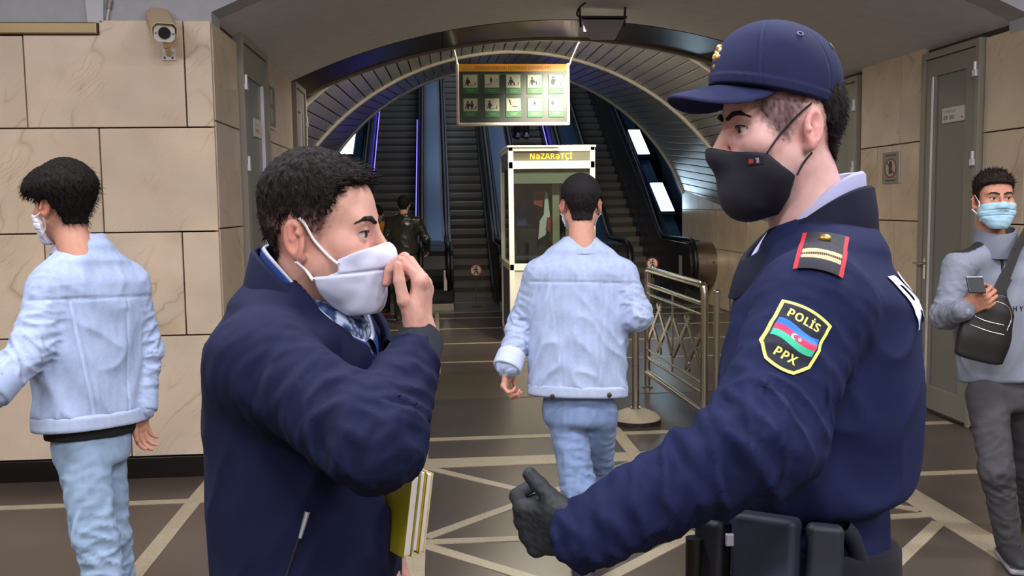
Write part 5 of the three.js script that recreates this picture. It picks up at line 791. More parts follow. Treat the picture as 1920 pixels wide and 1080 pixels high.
  const pc = [0.4678,1.4402,-1.1952], pV = unit(add([0.5013,1.4906,-1.197], [0.4343,1.3898,-1.1934], -1)), view = unit(sub([0, 1.62, 0], pc)), pN = unit(add(view, [0.25, 0, 0.0])), pV2 = unit(add(pV, pN, -dot(pV, pN)));
  part(t, 'sleeve_patch', hug(f, pc, cross(pV2, pN), pV2, 0.08, 0.1, 18, 20, 0.003, 0.12), MAT(0xffffff, 0.75, 0, { map: patch, alphaTest: 0.5, side: THREE.DoubleSide }), 'embroidered POLIS PPX sleeve patch with a flag');
  // lettering across the back
  const bk = add(add(add(J.hip, o.up, 0.45), o.Fr, -0.14), o.S, -0.012);
  part(t, 'back_lettering', hug(f, bk, o.S.map((v) => -v), [0, 1, 0], 0.33, 0.095, 40, 10, 0.003, 0.1), MAT(0xffffff, 0.5, 0, { alphaTest: 0.5, side: THREE.DoubleSide, map: canvasTex(720, 200, (c, w, h) => { c.clearRect(0, 0, w, h); c.fillStyle = '#e2e9ff'; c.font = 'bold 236px sans-serif'; c.textBaseline = 'alphabetic'; c.textAlign = 'left'; c.save(); c.scale(0.92, 1); c.fillText('POLİS', 4, 186); c.restore(); }) }), 'white lettering across the back');
  // belt with its pouches
  const bc = add(J.hip, o.up, -0.02);
  const beltF = new Field(); beltF.u(loft(bc, o.up, o.Fr, [[0.02, 0.18, 0.14], [0.085, 0.178, 0.138]], 0.006), 0);
  const blt = garment(t, 'belt', beltF, 0.008, () => [0.006, 0.007, 0.012], KNIT, null, 'black duty belt');
  const pouch = (px, w, h, d, dy, name, col) => { const Nn = unit(sub(px, add(bc, o.up, dy))), V = o.up, U = unit(cross(V, Nn)), N2 = cross(U, V), g = new RoundedBoxGeometry(w, h, d, 3, 0.01); place(g, [U, V, N2], px); part(blt, name, g, MAT(col, 0.6)); };
  pouch([0.4564,1.1188,-1.248], 0.088, 0.12, 0.045, 0, 'pouch', 0x23283a); pouch([0.3911,1.1007,-1.2919], 0.05, 0.12, 0.035, 0, 'pouch', 0x141824); pouch([0.5293,1.1216,-1.2222], 0.05, 0.1, 0.03, 0, 'pouch', 0x1a1e2c);
  part(blt, 'baton', rod([0.3662,1.1336,-1.2968], [0.3638,0.8186,-1.289], 0.013, 12), MAT(0x101114, 0.35), 'black baton');
  part(blt, 'belt_strap', tube([[0.5648,1.1624,-1.2432], [0.5838,1.1399,-1.2497], [0.6034,1.0941,-1.2642], [0.635,1.0114,-1.2844]], 0.012, 20), MAT(0x1a1e2c, 0.7));
  part(blt, 'buckle', new RoundedBoxGeometry(0.012, 0.018, 0.006, 2, 0.002).translate(...[0.4019,1.1478,-1.2449]), MAT(0xcdd2e8, 0.3, 0.7));
}

// ---------------------------------------------------------------- the man with the raised hand
{
  const J = { front: [0.906, 0, 0.423], head: [-0.1861,1.5702,-1.5213], headFront: [0.975, 0, 0.2], pitch: rad(3), neck: [-0.2157,1.4537,-1.5435], hip: [-0.2138,0.9616,-1.4893],
    shR: [-0.2576,1.3941,-1.3703], elR: [-0.0894,1.3065,-1.2382], wrR: [-0.0281,1.4091,-1.4539], shL: [-0.1653,1.3776,-1.6938], elL: [-0.1456,1.1126,-1.7189], wrL: [-0.096,1.0125,-1.6254],
    hpR: [-0.25, 0.9, -1.412], hpL: [-0.178, 0.9, -1.566], knR: [-0.22, 0.5, -1.4], knL: [-0.14, 0.5, -1.58], anR: [-0.26, 0.09, -1.41], anL: [-0.18, 0.09, -1.59] };
  const navy = clothColor('#101737', 0.06, 0.05), skin = lin('#cd9d8c');
  const H = [[0.13, 0.2], [0.12, 0.11], [0.098, 0.098], [0.078, 0.094], [0.057, 0.09], [0.047, 0.074], [0.038, 0.05], [0.027, 0.022], [0.018, 0.006], [0.004, 0.014], [-0.004, 0.03], [-0.022, 0.045], [-0.04, 0.03], [-0.05, 0.0], [-0.058, -0.03], [-0.066, -0.055], [-0.14, -0.075], [-0.15, 0.2]];
  const o = person({ J, label: 'dark-haired man in a navy jacket and pale face mask raising his hand to his mouth', skin, cell: 0.012, handCell: 0.0026,
    head: { cell: 0.0028, skin, back: 0.083, beard: 0.7, stubble: lin('#8f6f62'), hairColor: [0.013, 0.0105, 0.0095], gaze: [-0.25, 0.1, 1], hair: { poly: H, under: 0.9, soft: 0.014, colorFade: (x, y, z) => 0.8 * sstep(0.058, 0.018, y) * sstep(-0.09, -0.02, z), edge: 0.009, thick: (x, y, z) => 0.0012 + 0.011 * sstep(0.02, 0.1, y) + 0.005 * sstep(0.03, -0.05, z) * sstep(-0.05, 0.02, y) + 0.004 * sstep(0.03, 0.08, z) * sstep(0.08, 0.11, y), rough: 0.003, freq: 90, strands: 9000, len: 0.011, lift: 0.2, comb: (x, y, z) => (z > 0.03 && y > 0.07 ? [0.2, 0.1, 0.9] : [0, -0.5, 0.25]) },
      mask: { color: lin('#d3daf2'), puff: 0.005, pleats: [-0.046], crumple: 0.0007, strapR: 0.0026, poly: [[0.15, 0.015], [0.118, 0.003], [0.085, -0.012], [0.052, -0.028], [0.054, -0.046], [0.035, -0.054], [0.014, -0.056], [0.022, -0.082], [0.038, -0.105], [0.06, -0.118], [0.1, -0.115], [0.15, -0.06]], straps: [[[0.056, -0.034], [0.035, -0.022], [0.012, 0.002], [0.0, 0.026], [-0.008, 0.034]], [[0.016, -0.06], [0.004, -0.048], [-0.008, -0.033]]] } },
    handR: { y: unit([0.06, 0.98, -0.18]), x: [-0.22, 0.05, 0.96], flex: [[46, 82, 42], [42, 84, 42], [38, 80, 42], [34, 76, 42]], thumb: [[0.62, 0.75, -0.3], [0.1, 0.98, -0.25], [-0.05, 1, -0.15]], spread: [0.04, 0, -0.03, -0.07], push: 0.012, scale: 0.93 },
    handL: { x: [0.3, 0.2, 0.9] },
    trousers: { r: [0.095, 0.07, 0.06], color: clothColor('#1a1d2a') }, shoes: [[0.01, 0.01, 0.012], [0.006, 0.006, 0.006]],
    top: { cell: 0.0075, secs: [[-0.05, 0.18, 0.125], [0.08, 0.185, 0.132, 0], [0.22, 0.195, 0.135, 0.0], [0.36, 0.205, 0.135, 0], [0.44, 0.19, 0.12, -0.005], [0.5, 0.14, 0.1, -0.01], [0.55, 0.09, 0.085, -0.01]], r: [0.074, 0.064, 0.045], short: 0.06, yoke: 0.05, fold: 0.02, torsoFold: 0.008, low: 0.4, color: navy, neckR: 0.066, seed: 12, drop: 0.06,
      extra: (F, q) => { const c = add(J.neck, q.Fr, 0.13), B2 = [q.S, [0, 1, 0], q.Fr]; F.s(ell(add(c, [0, 1, 0], -0.12), [0.042, 0.2, 0.07], B2), 0.012); F.s(ell(add(add(J.neck, q.Fr, 0.05), [0, 1, 0], 0.02), [0.075, 0.07, 0.09], B2), 0.015); } } });
  const { t, top } = o, f = (x, y, z) => top.at(x, y, z), U = unit([0.05, 1, 0.0]), NB = [o.S, U, cross(o.S, U)];
  // shirt under the open jacket
  const sh = new Field(); sh.u(loft(J.hip, o.up, o.Fr, [[0.1, 0.15, 0.118], [0.36, 0.16, 0.124], [0.45, 0.12, 0.105], [0.52, 0.075, 0.08], [0.56, 0.06, 0.066]], 0.02), 0);
  garment(t, 'shirt', sh, 0.006, (x, y, z) => { const p = [x, y, z].map((v, i) => v - J.neck[i]), s = dot(p, o.S), w = Math.sin(y * 190 + 9 * n3(x * 20, y * 20, z * 20) + s * 120); return w > 0.35 ? lin('#a9b6cf') : w > -0.1 ? lin('#46608c') : lin('#22345e'); }, KNIT, null, 'blue patterned polo shirt');
  const cc = add(J.neck, o.Fr, 0.012);
  part(t, 'jacket_collar', collar(add(cc, [0, 1, 0], -0.005), NB, (p) => { const q = ((1 + Math.cos(p)) / 2) ** 2; return [[0.122 + 0.01 * q, 0.112 + 0.035 * q, 0.0 - 0.1 * q], [0.098 + 0.012 * q, 0.09 + 0.04 * q, 0.105 - 0.15 * q], [0.09 + 0.012 * q, 0.084 + 0.035 * q, -0.02 - 0.09 * q]]; }, () => lin('#131a38'), 48, 0.3, TAU - 0.3), CLOTH);
  part(t, 'shirt_collar', collar(cc, NB, (p) => { const q = ((1 + Math.cos(p)) / 2) ** 2; return [[0.09, 0.086 + 0.032 * q, 0.03 - 0.1 * q], [0.08, 0.075 + 0.03 * q, 0.104 - 0.145 * q], [0.072, 0.069 + 0.024 * q, 0.0 - 0.1 * q]]; }, (k) => (k === 3 ? lin('#e6ebf4') : lin('#1f3a78')), 48, 0.12, TAU - 0.12), CLOTH, 'blue shirt collar with white edging');
  const zp = (q, n) => part(t, n, q, MAT(0xd0d6ea, 0.3, 0.8));
  const z0 = onto(f, [-0.1936,1.1809,-1.3864], [0, 0, -1], 0.002, 0.2), z1 = onto(f, [-0.2047,1.1451,-1.3841], [0, 0, -1], 0.002, 0.2), z2 = onto(f, [-0.2274,1.0857,-1.3806], [0, 0, -1], 0.001, 0.2);
  zp(rod(z0, z1, 0.0045, 8, 0.003), 'zip_pull'); part(t, 'pocket_zip', rod(z0, z2, 0.003, 6), MAT(0x0c1024, 0.6));
  // ribbed cuff
  const cf = new Field(), cd = unit(sub(J.wrR, J.elR)); cf.u(rcone(add(J.wrR, cd, -0.06), 0.043, add(J.wrR, cd, 0.0), 0.038), 0); cf.i(plane(cd, add(J.wrR, cd, 0.006)), 0.006); garment(t, 'cuff', cf, 0.005, (x, y, z) => cmul(lin('#20242f'), 1 + 0.15 * Math.sin(Math.atan2(x - J.wrR[0], z - J.wrR[2]) * 40)), KNIT, null, 'dark ribbed cuff');
}
// notebooks held at his side
{
  const Y = unit([0.13, 1, -0.02]), N1 = unit([0.62, -0.08, 0.78]), T = unit(cross(Y, N1)), D = cross(T, Y), c0 = [-0.0376,1.1267,-1.4597];   // T: thickness direction to the right, D: towards the camera
  const Tn = [-T[0], -T[1], -T[2]], dirT = T[0] > 0 ? T : Tn;
  const cfg = [['#a39a1e', '#a39a1e', 0.017, 0, 'olive-yellow covered notebook nearest the camera, held at the navy-jacketed man\'s side'], ['#e8e6ea', '#c9b13a', 0.011, 0.006, 'thin white-covered notebook in the middle of the held bundle'], ['#b39a2a', '#e9dfae', 0.013, 0.002, 'yellow notebook at the right of the bundle held by the navy-jacketed man']];
  let s = -0.021;
  for (const [ca, cb, th, dy, label] of cfg) {
    const c = add(add(c0, dirT, s + th / 2), Y, dy), t = thing('notebook', label, 'notebook', add(c, Y, -0.065), 'notebooks held in a bundle'), h = 0.132, w = 0.12, B = [dirT, Y, D];
    const blk = (n, x0, x1, hh, ww, sh, m) => { const g = new RoundedBoxGeometry(x1 - x0 - 0.0004, hh, ww, 1, 0.0012); g.translate((x0 + x1) / 2, 0, sh); place(g, B, c); part(t, n, g, m); };
    blk('front_cover', -th / 2, -th / 2 + 0.0016, h, w, -w / 2, MAT(ca, 0.5)); blk('pages', -th / 2 + 0.0016, th / 2 - 0.0016, h - 0.004, w - 0.003, -w / 2 - 0.001, MAT(0xffffff, 0.8, 0, { color: 0xe9e4dc })); blk('back_cover', th / 2 - 0.0016, th / 2, h, w, -w / 2, MAT(cb, 0.5));
    s += th + 0.0012;
  }
}

// ---------------------------------------------------------------- walkers in denim
const bandOf = (t, name, o2, J, t0, t1, w, d, color, fwd = 0, cell = 0.009) => { const F = new Field(); F.u(loft(J.hip, o2.up, o2.Fr, [[t0, w, d, fwd], [t1, w, d, fwd]], 0.008), 0); return garment(t, name, F, cell, color, CLOTH); };
const cuffOf = (t, J, s, r, color, back = 0.04, fwd = 0.005) => { const F = new Field(), d = unit(sub(J['wr' + s], J['el' + s])); F.u(rcone(add(J['wr' + s], d, -back), r, add(J['wr' + s], d, fwd), r * 1.02), 0); F.i(plane(d, add(J['wr' + s], d, fwd + 0.012)), 0.003); return garment(t, 'cuff', F, 0.007, color, CLOTH); };
const seamPost = (F, lines) => { F.post = (d, x, y, z) => { for (const [fn, w, dep] of lines) { const q = fn(x, y, z); if (q !== null) d += dep * Math.exp(-((q / w) ** 2)); } return d; }; };
const maskWhite = (extra = {}) => ({ color: lin('#e6e6f2'), puff: 0.005, pleats: [-0.04, -0.065], strapR: 0.0026, poly: [[0.15, 0.015], [0.118, 0.0], [0.08, -0.012], [0.045, -0.022], [0.03, -0.05], [0.035, -0.085], [0.05, -0.118], [0.1, -0.12], [0.15, -0.06]], straps: [[[0.048, -0.026], [0.02, -0.005], [-0.004, 0.03]], [[0.036, -0.088], [0.012, -0.06], [-0.006, -0.032]]], ...extra });
{
  const J = { front: [-0.8, 0, -0.6], head: [-1.2932,1.6291,-3.3783], headFront: [-0.86, 0, -0.5], pitch: rad(6), neck: [-1.2325,1.5271,-3.4046], hip: [-1.2271,0.8579,-3.3544],
    shL: [-1.3027,1.3678,-3.2751], elL: [-1.3402,1.1655,-3.1694], wrL: [-1.4086,1.055,-3.0441], shR: [-1.1287,1.354,-3.5117], elR: [-1.0917,1.104,-3.5266], wrR: [-1.0866,0.9061,-3.4481],
    hpL: [-1.2469,0.8052,-3.3009], hpR: [-1.2236,0.7838,-3.418], knL: [-1.1938,0.5097,-3.24], knR: [-1.2084,0.4373,-3.416], anL: [-1.1202,0.1788,-3.1843], anR: [-1.191,0.0631,-3.4818] };
  const denim = denimColor('#a2b2d0', 0.16), jean = denimColor('#8fa6bf', 0.16), skin = lin('#c08d76');
  const o = person({ J, label: 'young man walking left past the marble wall in a pale denim jacket and white mask', skin, cell: 0.012, handCell: 0.004,
    head: { cell: 0.0045, skin, hairColor: [0.012, 0.009, 0.008], beard: 0.2, hair: { poly: [[0.16, 0.2], [0.135, 0.07], [0.11, 0.052], [0.07, 0.046], [0.03, 0.035], [0.012, 0.0], [0.0, 0.03], [-0.03, 0.03], [-0.045, -0.01], [-0.05, -0.06], [-0.15, -0.07], [-0.16, 0.2]], thick: (x, y, z) => 0.008 + 0.026 * sstep(0.0, 0.09, y) + 0.012 * sstep(0.02, 0.09, z) * sstep(0.02, 0.08, y) + 0.012 * sstep(0.02, -0.06, z) * sstep(-0.06, 0.0, y), rough: 0.004, freq: 60, strands: 3000, len: 0.025, lift: 0.1, comb: (x, y, z) => [0, -0.5, z > 0 ? 0.7 : -0.3] }, mask: maskWhite() },
    handR: { x: unit([-0.55, 0, 0.83]), y: [0.0, -1, 0.0], scale: 0.92, spread: [0.03, 0, -0.02, -0.05], flex: [[26, 30, 20], [28, 34, 20], [32, 36, 22], [34, 38, 22]], thumb: [[0.5, 0.85, -0.3], [0.2, 0.95, -0.3], [0.1, 0.97, -0.3]] }, handL: { x: [0.1, 0.9, 0.2] },
    trousers: { r: [0.088, 0.07, 0.06], w: 0.14, d: 0.11, color: jean, mat: CLOTH, fold: 0.018, seed: 31 }, shoes: [[0.5, 0.5, 0.5], [0.6, 0.6, 0.6]],
    top: { name: 'denim_jacket', cell: 0.008, secs: [[0.045, 0.205, 0.135], [0.2, 0.205, 0.13], [0.4, 0.215, 0.125], [0.5, 0.2, 0.115, -0.01], [0.58, 0.13, 0.09, -0.01], [0.63, 0.075, 0.07]], r: [0.07, 0.066, 0.056], fold: 0.02, torsoFold: 0.012, low: 0.4, color: denim, neckR: 0.058, seed: 33,
      extra: (F, q) => seamPost(F, [[(x, y, z) => { const p = sub([x, y, z], J.hip); return dot(p, q.Fr) < 0 ? dot(p, q.up) - 0.455 : null; }, 0.006, 0.004], [(x, y, z) => { const p = sub([x, y, z], J.hip), u = dot(p, q.up); return dot(p, q.Fr) < 0 && u < 0.455 ? Math.abs(dot(p, q.S)) - 0.06 - 0.1 * u : null; }, 0.005, 0.003]]) } });
  const { t } = o, NB = [o.S, [0, 1, 0], o.Fr];
  bandOf(t, 'waistband', o, J, 0.005, 0.06, 0.21, 0.14, denimColor('#acbad4', 0.1)); bandOf(t, 'undershirt', o, J, -0.03, 0.03, 0.165, 0.12, () => [0.012, 0.012, 0.014]);
  cuffOf(t, J, 'R', 0.06, denimColor('#9eaecc', 0.1)); cuffOf(t, J, 'L', 0.06, denimColor('#9eaecc', 0.1));
  part(t, 'collar', collar(add(add(J.neck, [0, 1, 0], -0.022), o.Fr, 0.025), NB, (p) => { const q = ((1 + Math.cos(p)) / 2) ** 2; return [[0.1, 0.095 + 0.03 * q, -0.02 - 0.03 * q], [0.074, 0.074 + 0.02 * q, 0.034 - 0.05 * q], [0.07, 0.07 + 0.02 * q, -0.01 - 0.06 * q]]; }, () => lin('#aebbd4')), CLOTH);
}
{
  const J = { front: [0.04, 0, -1], head: [0.6282,1.6115,-4.0279], headFront: [0.05, 0, -1], neck: [0.6244,1.459,-4.0246], hip: [0.5978,0.7911,-3.957],
    shL: [0.4446,1.3165,-4.0163], elL: [0.3662,1.0874,-4.0525], wrL: [0.2947,0.935,-3.9439], shR: [0.7998,1.3118,-3.9873], elR: [0.8525,1.1395,-3.9173], wrR: [0.8752,1.0869,-4.1928],
    hpL: [0.5479,0.7157,-3.9542], hpR: [0.6862,0.7139,-3.943], knL: [0.583,0.4303,-3.8755], knR: [0.7048,0.3911,-4.114], anL: [0.5957,0.1599,-3.7496], anR: [0.7081,0.0759,-4.3374] };
  const denim = denimColor('#a5b4d2', 0.16), jean = denimColor('#7a90b4', 0.22), skin = lin('#c8957f');
  const o = person({ J, label: 'man in a pale denim jacket and dark cap walking away towards the booth', skin, cell: 0.012, handCell: 0.004,
    head: { cell: 0.0045, skin, eyes: false, hairColor: [0.014, 0.011, 0.01], hair: { poly: [[0.09, 0.2], [0.07, 0.05], [0.03, 0.03], [0.0, 0.03], [-0.04, 0.02], [-0.045, -0.03], [-0.06, -0.06], [-0.15, -0.065], [-0.16, 0.2]], thick: (x, y, z) => 0.002 + 0.006 * sstep(0.0, -0.06, z), rough: 0.002, freq: 120 }, mask: maskWhite({ color: lin('#c9d4ea') }) },
    handL: { x: unit([0.35, 0.0, -0.93]), y: unit([-0.15, -1, 0.1]), flex: [[40, 60, 40], [45, 65, 40], [50, 65, 40], [50, 65, 40]] }, handR: { x: [0, 1, 0] },
    trousers: { r: [0.085, 0.072, 0.064], w: 0.155, d: 0.115, color: jean, fold: 0.018, seed: 41 }, shoes: [[0.03, 0.03, 0.035], [0.35, 0.35, 0.36]],
    top: { name: 'denim_jacket', cell: 0.008, secs: [[0.03, 0.215, 0.14], [0.2, 0.215, 0.135], [0.4, 0.225, 0.13], [0.52, 0.21, 0.12, -0.01], [0.62, 0.14, 0.09, -0.01], [0.69, 0.07, 0.07]], r: [0.066, 0.062, 0.054], fold: 0.02, torsoFold: 0.012, low: 0.3, freq: 4, color: denim, neckR: 0.058, seed: 43,
      extra: (F, q) => seamPost(F, [[(x, y, z) => { const p = sub([x, y, z], J.hip); return dot(p, q.Fr) < 0 ? dot(p, q.up) - 0.49 : null; }, 0.006, 0.004], [(x, y, z) => { const p = sub([x, y, z], J.hip), u = dot(p, q.up); return dot(p, q.Fr) < 0 && u < 0.49 ? Math.abs(dot(p, q.S)) - 0.07 - 0.09 * u : null; }, 0.005, 0.003]]) } });
  const { t } = o, NB = [o.S, [0, 1, 0], o.Fr];
  const wb = bandOf(t, 'waistband', o, J, 0.0, 0.05, 0.22, 0.145, denimColor('#aebbd4', 0.1)); for (const s of [-1, 1]) { const b = new THREE.SphereGeometry(0.011, 10, 8); b.scale(1, 1, 0.5); b.translate(...add(add(add(J.hip, o.up, 0.025), o.S, s * 0.12), o.Fr, -0.124)); part(wb, 'button', b, MAT(0x4a4336, 0.4, 0.6)); }
  cuffOf(t, J, 'L', 0.062, denimColor('#c2cde0', 0.06)); cuffOf(t, J, 'R', 0.06, denimColor('#9eaecc', 0.1));
  part(t, 'collar', collar(add(J.neck, [0, 1, 0], -0.035), NB, (p) => { const q = ((1 + Math.cos(p)) / 2) ** 2; return [[0.118, 0.112 + 0.03 * q, -0.015 - 0.03 * q], [0.078, 0.078 + 0.02 * q, 0.05 - 0.07 * q], [0.07, 0.07 + 0.02 * q, -0.01 - 0.06 * q]]; }, () => lin('#aebbd4')), CLOTH);
  const cr = new Field(); cr.u(ell([0, 0.055, -0.002], [0.087, 0.088, 0.103]), 0); cr.i(plane(unit([0, -1, -0.18]), [0, 0.028, 0]), 0.004);
  const cap = part(t, 'cap', o.hd.W(netMesh((x, y, z) => cr.at(x, y, z), [-0.1, 0, -0.12], [0.1, 0.16, 0.12], 0.005, clothColor('#1c1b1e'))), CLOTH, 'plain dark cap');
  const bf = (x, y, z) => smax(smax(Math.abs(y - 0.03 + 3 * x * x + 0.15 * (z - 0.1)) - 0.004, (Math.hypot(x / 0.08, (z - 0.08) / 0.095) - 1) * 0.08, 0.003), (1 - Math.hypot(x / 0.07, z / 0.088)) * 0.07, 0.003);
  part(cap, 'brim', o.hd.W(netMesh(bf, [-0.09, -0.02, 0.02], [0.09, 0.06, 0.19], 0.005, clothColor('#1c1b1e'))), CLOTH);
}
// ---------------------------------------------------------------- man with the phone and shoulder bag
{
  const J = { front: [-0.3, 0, 0.95], head: [2.5008,1.6063,-4.0278], headFront: [-0.18, 0, 0.98], pitch: rad(-2), neck: [2.5307,1.4323,-4.0502], hip: [2.5516,0.7924,-3.9913],
    shR: [2.3283,1.3181,-3.9958], elR: [2.2535,1.1025,-3.9624], wrR: [2.2325,1.1522,-3.7772], shL: [2.7453,1.3049,-4.0819], elL: [2.8141,1.0322,-4.0722], wrL: [2.6957,0.8339,-3.9431],
    hpR: [2.4546,0.7414,-3.9542], knR: [2.4435,0.4293,-3.8466], anR: [2.537,0.0828,-3.8887], hpL: [2.6598,0.7226,-4.0166], knL: [2.7649,0.3463,-4.0954], anL: [2.9186,0.0063,-4.2742] };
  const grey = clothColor('#868c98', 0.05, 0.04), skin = lin('#c0886c');
  const o = person({ J, label: 'man in a pale grey zip top with a blue mask looking up from his phone', skin, cell: 0.012, handCell: 0.0035,
    head: { cell: 0.004, skin, beard: 0.6, stubble: lin('#6d4c3e'), hairColor: [0.02, 0.014, 0.011], gaze: [0.1, 0, 1], hair: { poly: [[0.13, 0.2], [0.115, 0.082], [0.085, 0.078], [0.055, 0.07], [0.03, 0.03], [0.015, -0.01], [0.0, 0.02], [-0.03, 0.03], [-0.05, -0.04], [-0.15, -0.05], [-0.16, 0.2]], thick: (x, y, z) => 0.002 + 0.014 * sstep(0.04, 0.1, y), rough: 0.003, freq: 80, strands: 2500, len: 0.016, lift: 0.3, comb: () => [0, 0.3, 0.5] }, mask: maskWhite({ color: lin('#a9d0e2'), poly: [[0.15, 0.012], [0.118, -0.002], [0.08, -0.01], [0.045, -0.018], [0.02, -0.045], [0.03, -0.09], [0.05, -0.122], [0.1, -0.125], [0.15, -0.06]] }) },
    handR: { y: unit([0.72, 0.42, 0.45]), x: unit([-0.45, 0.85, 0.05]), flex: [[45, 55, 35], [45, 55, 35], [45, 55, 35], [45, 55, 35]], thumb: [[0.55, 0.7, -0.55], [0.2, 0.9, -0.4], [-0.1, 0.95, -0.3]], push: 0.01 }, handL: { x: [0.8, 0, 0.4] },
    trousers: { r: [0.088, 0.068, 0.054], w: 0.15, d: 0.11, color: clothColor('#4a4a4d', 0.1), fold: 0.014, seed: 51 }, shoes: [[0.02, 0.02, 0.022], [0.3, 0.3, 0.32]],
    top: { name: 'zip_top', cell: 0.008, secs: [[-0.0, 0.185, 0.125], [0.1, 0.19, 0.125], [0.35, 0.2, 0.125], [0.46, 0.2, 0.115, -0.005], [0.56, 0.13, 0.09, -0.01], [0.62, 0.075, 0.075]], r: [0.066, 0.058, 0.046], fold: 0.016, torsoFold: 0.009, low: 0.4, color: (x, y, z, nx, ny) => { const a = add(lerp3(J.neck, J.shR, 0.45), [0, 1, 0], 0.045), b = add(J.shR, [0, 1, 0], 0.07), p = sub([x, y, z], a), ab = sub(b, a), q = clamp(dot(p, ab) / dot(ab, ab)); return len(sub(p, ab.map((v) => v * q))) < 0.034 ? lin('#2c2e2c') : grey(x, y, z); }, neckR: 0.06, seed: 53 } });
  const { t, top } = o, f = (x, y, z) => top.at(x, y, z), NB = [o.S, [0, 1, 0], o.Fr];
  part(t, 'collar', collar(add(J.neck, [0, 1, 0], -0.02), NB, (p) => { const q = ((1 + Math.cos(p)) / 2) ** 2; return [[0.1, 0.1 + 0.02 * q, -0.03 - 0.03 * q], [0.08, 0.085 + 0.025 * q, 0.085 - 0.035 * q], [0.074, 0.078 + 0.02 * q, -0.02]]; }, () => lin('#7c818e')), CLOTH);
  const zy = (h) => onto(f, add(add(J.hip, o.up, h), o.Fr, 0.1), o.Fr.map((v) => -v), 0.002, 0.15);
  const zpts = []; for (let i = 0; i <= 8; i++) zpts.push(V3(zy(mix(0.36, 0.58, i / 8)))); part(t, 'zip', new THREE.TubeGeometry(new THREE.CatmullRomCurve3(zpts), 20, 0.006, 6), MAT(0x17171c, 0.6));
  part(t, 'chest_print', hug(f, add(add(add(J.hip, o.up, 0.345), o.Fr, 0.12), o.S, 0.06), o.S, [0, 1, 0], 0.2, 0.03, 20, 3, 0.002, 0.1), MAT(0xffffff, 0.8, 0, { alphaTest: 0.5, side: THREE.DoubleSide, map: canvasTex(400, 60, (c, w, h) => { c.clearRect(0, 0, w, h); c.fillStyle = '#1c1c22'; c.font = 'bold 58px sans-serif'; c.textBaseline = 'middle'; c.fillText('H Y H Y H Y', 20, h / 2); }) }));
  // sling bag
  const bc = [2.3436,1.0746,-3.7915], bag = thing('sling_bag', 'black leather sling bag across the chest of the man with the phone', 'bag', add(bc, [0, -0.17, 0])), BB = basisOf(unit([-0.2, 0.08, 0.97]), 0, rad(-14));
  const bf = new Field(); bf.u(loft(bc, BB[1], BB[2], [[-0.155, 0.1, 0.03], [-0.05, 0.108, 0.042], [0.06, 0.095, 0.04], [0.15, 0.05, 0.028]], 0.02, null, 3.2), 0);
  garment(bag, 'body', bf, 0.006, () => [0.014, 0.012, 0.011], VC_MAT(0.45));
  const bfn = (x, y, z) => bf.at(x, y, z), zl = (a) => new THREE.TubeGeometry(new THREE.CatmullRomCurve3(a.map(([x, y]) => V3(onto(bfn, toWorld(BB, bc, [x, y, 0.03]), BB[2].map((v) => -v), 0.001, 0.08)))), 20, 0.0028, 6);
  part(bag, 'zip', zl([[0.07, 0.0], [0.075, 0.06], [0.05, 0.1], [0.0, 0.11], [-0.04, 0.1]]), M.steel); part(bag, 'zip', zl([[-0.07, 0.03], [-0.03, 0.02], [0.05, 0.02]]), M.steel); part(bag, 'pocket_seam', zl([[-0.08, -0.01], [0, -0.02], [0.06, -0.02]]), M.steel);
  const st = []; const sp = [[2.3991,1.1994,-3.8183], [2.4541,1.2796,-3.8412], [2.5125,1.3929,-3.8668], [2.6109,1.4702,-3.9464], [2.7291,1.4898,-4.0494]]; for (const p of sp) st.push(p);
  const sb = (a, b, w) => { const d = unit(sub(b, a)), U2 = unit(cross(d, [0, 0, 1])), g = new RoundedBoxGeometry(w, len(sub(b, a)) + 0.012, 0.008, 1, 0.003); place(g, [U2, d, cross(U2, d)], lerp3(a, b, 0.5)); return g; };
  part(bag, 'strap', mergeGeometries(st.slice(0, -1).map((p, i) => sb(p, st[i + 1], i ? 0.042 : 0.06))), MAT(0x2a2826, 0.7));
  const pc = [2.244,1.2597,-3.7153], ph = thing('phone', 'dark smartphone held up in the hand of the man in grey', 'phone', pc), PB = basisOf(unit([0.25, -0.55, -0.8]), 0, rad(6)); PB;
  const pg = new RoundedBoxGeometry(0.07, 0.074, 0.009, 2, 0.004); place(pg, basisOf(unit([-0.1, 0.5, 0.85])), pc); part(ph, 'case', pg, MAT(0x0d0e11, 0.35));
  const pe = new RoundedBoxGeometry(0.068, 0.004, 0.01, 1, 0.001); place(pe, basisOf(unit([-0.1, 0.5, 0.85])), add(pc, toWorld(basisOf(unit([-0.1, 0.5, 0.85])), [0, 0, 0], [0, 0.037, 0]))); part(ph, 'edge', pe, MAT(0xc8ccd4, 0.3, 0.6));
}
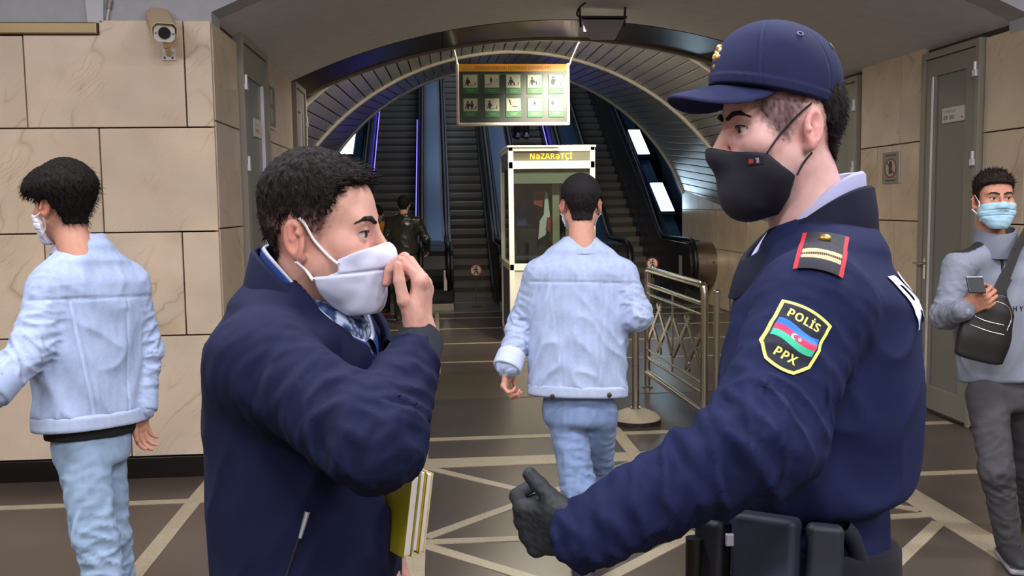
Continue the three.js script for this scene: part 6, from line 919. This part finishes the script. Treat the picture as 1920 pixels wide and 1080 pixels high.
// ---------------------------------------------------------------- people at the escalators
function standing(base, front, o) {
  const F = unit(front), S = cross([0, 1, 0], F), k = (o.h ?? 1.76) / 1.76, at = (x, y, z) => add(add(add(base, S, x * k), [0, 1, 0], y * k), F, z * k);
  const J = { front: F, head: at(0, 1.63, 0.01), neck: at(0, 1.5, -0.02), hip: at(0, 0.98, 0), shL: at(0.19, 1.41, -0.01), shR: at(-0.19, 1.41, -0.01), elL: at(0.26, 1.14, -0.02), elR: at(-0.26, 1.14, -0.02), wrL: at(0.25, 0.9, 0.08), wrR: at(-0.25, 0.9, 0.08), hpL: at(0.09, 0.9, 0), hpR: at(-0.09, 0.9, 0), knL: at(0.1, 0.5, o.stride ?? 0.03), knR: at(-0.1, 0.5, -(o.stride ?? -0.03)), anL: at(0.1, 0.09, o.stride ? o.stride * 1.6 : 0), anR: at(-0.1, 0.09, o.stride ? -o.stride * 1.6 : 0), ...o.J?.(at) };
  return { J, o: person({ J, ground: base[1], base, label: o.label, skin: lin('#bb8b74'), cell: 0.02, handCell: 0.008, head: { cell: 0.008, eyes: false, hairColor: [0.012, 0.01, 0.009], hair: { poly: [[0.1, 0.2], [0.08, 0.07], [0.04, 0.03], [0.0, 0.02], [-0.04, 0.0], [-0.05, -0.05], [-0.15, -0.06], [-0.16, 0.2]], thick: () => 0.012, rough: 0.003, cell: 0.008 } }, handL: { x: add(F, S, -0.2) }, handR: { x: add(F, S, 0.2), ...o.handR }, trousers: { r: [0.09, 0.07, 0.06], w: 0.16, d: 0.11, color: clothColor(o.legs) }, shoes: o.shoes ?? [[0.02, 0.02, 0.02], [0.05, 0.05, 0.05]], top: { secs: [[-0.02, 0.18, 0.12], [0.2, 0.185, 0.12], [0.38, 0.2, 0.12], [0.45, 0.18, 0.11], [0.52, 0.1, 0.08], [0.55, 0.07, 0.07]].map(([a, b, c]) => [a * k, b, c]), r: [0.066, 0.058, 0.046], color: clothColor(o.color, 0.1), mat: o.mat, name: o.topName ?? 'jacket', fold: 0.02, torsoFold: 0.014, seed: o.seed ?? 61, cell: 0.014, neckR: 0.06 } }) };
}
standing([-0.44, 0, -13.0], [0.05, 0, -1], { label: 'man in a black leather jacket seen from behind before the leftmost escalator', color: '#23211b', legs: '#1d1c1a', mat: LEATHER, topName: 'leather_jacket', J: (at) => ({ wrR: at(-0.3, 1.02, 0.2), elR: at(-0.3, 1.16, 0.0) }) });
standing([-0.86, 0, -14.0], [0.1, 0, -1], { h: 1.62, label: 'person in an ochre top before the leftmost escalator, mostly behind the masked man', color: '#a8761f', legs: '#17171a', seed: 66, shoes: [[0.03, 0.02, 0.02], [0.4, 0.1, 0.08]] });
{ const z = -21.4; standing([2.0, rise(z) + 0.03, z], [0, 0, -1], { label: 'person riding the third escalator, only pale shoes showing below the hanging board', color: '#26283a', legs: '#232433', seed: 71, shoes: [[0.55, 0.52, 0.65], [0.6, 0.58, 0.7]] }); }

renderer.render(scene, camera);
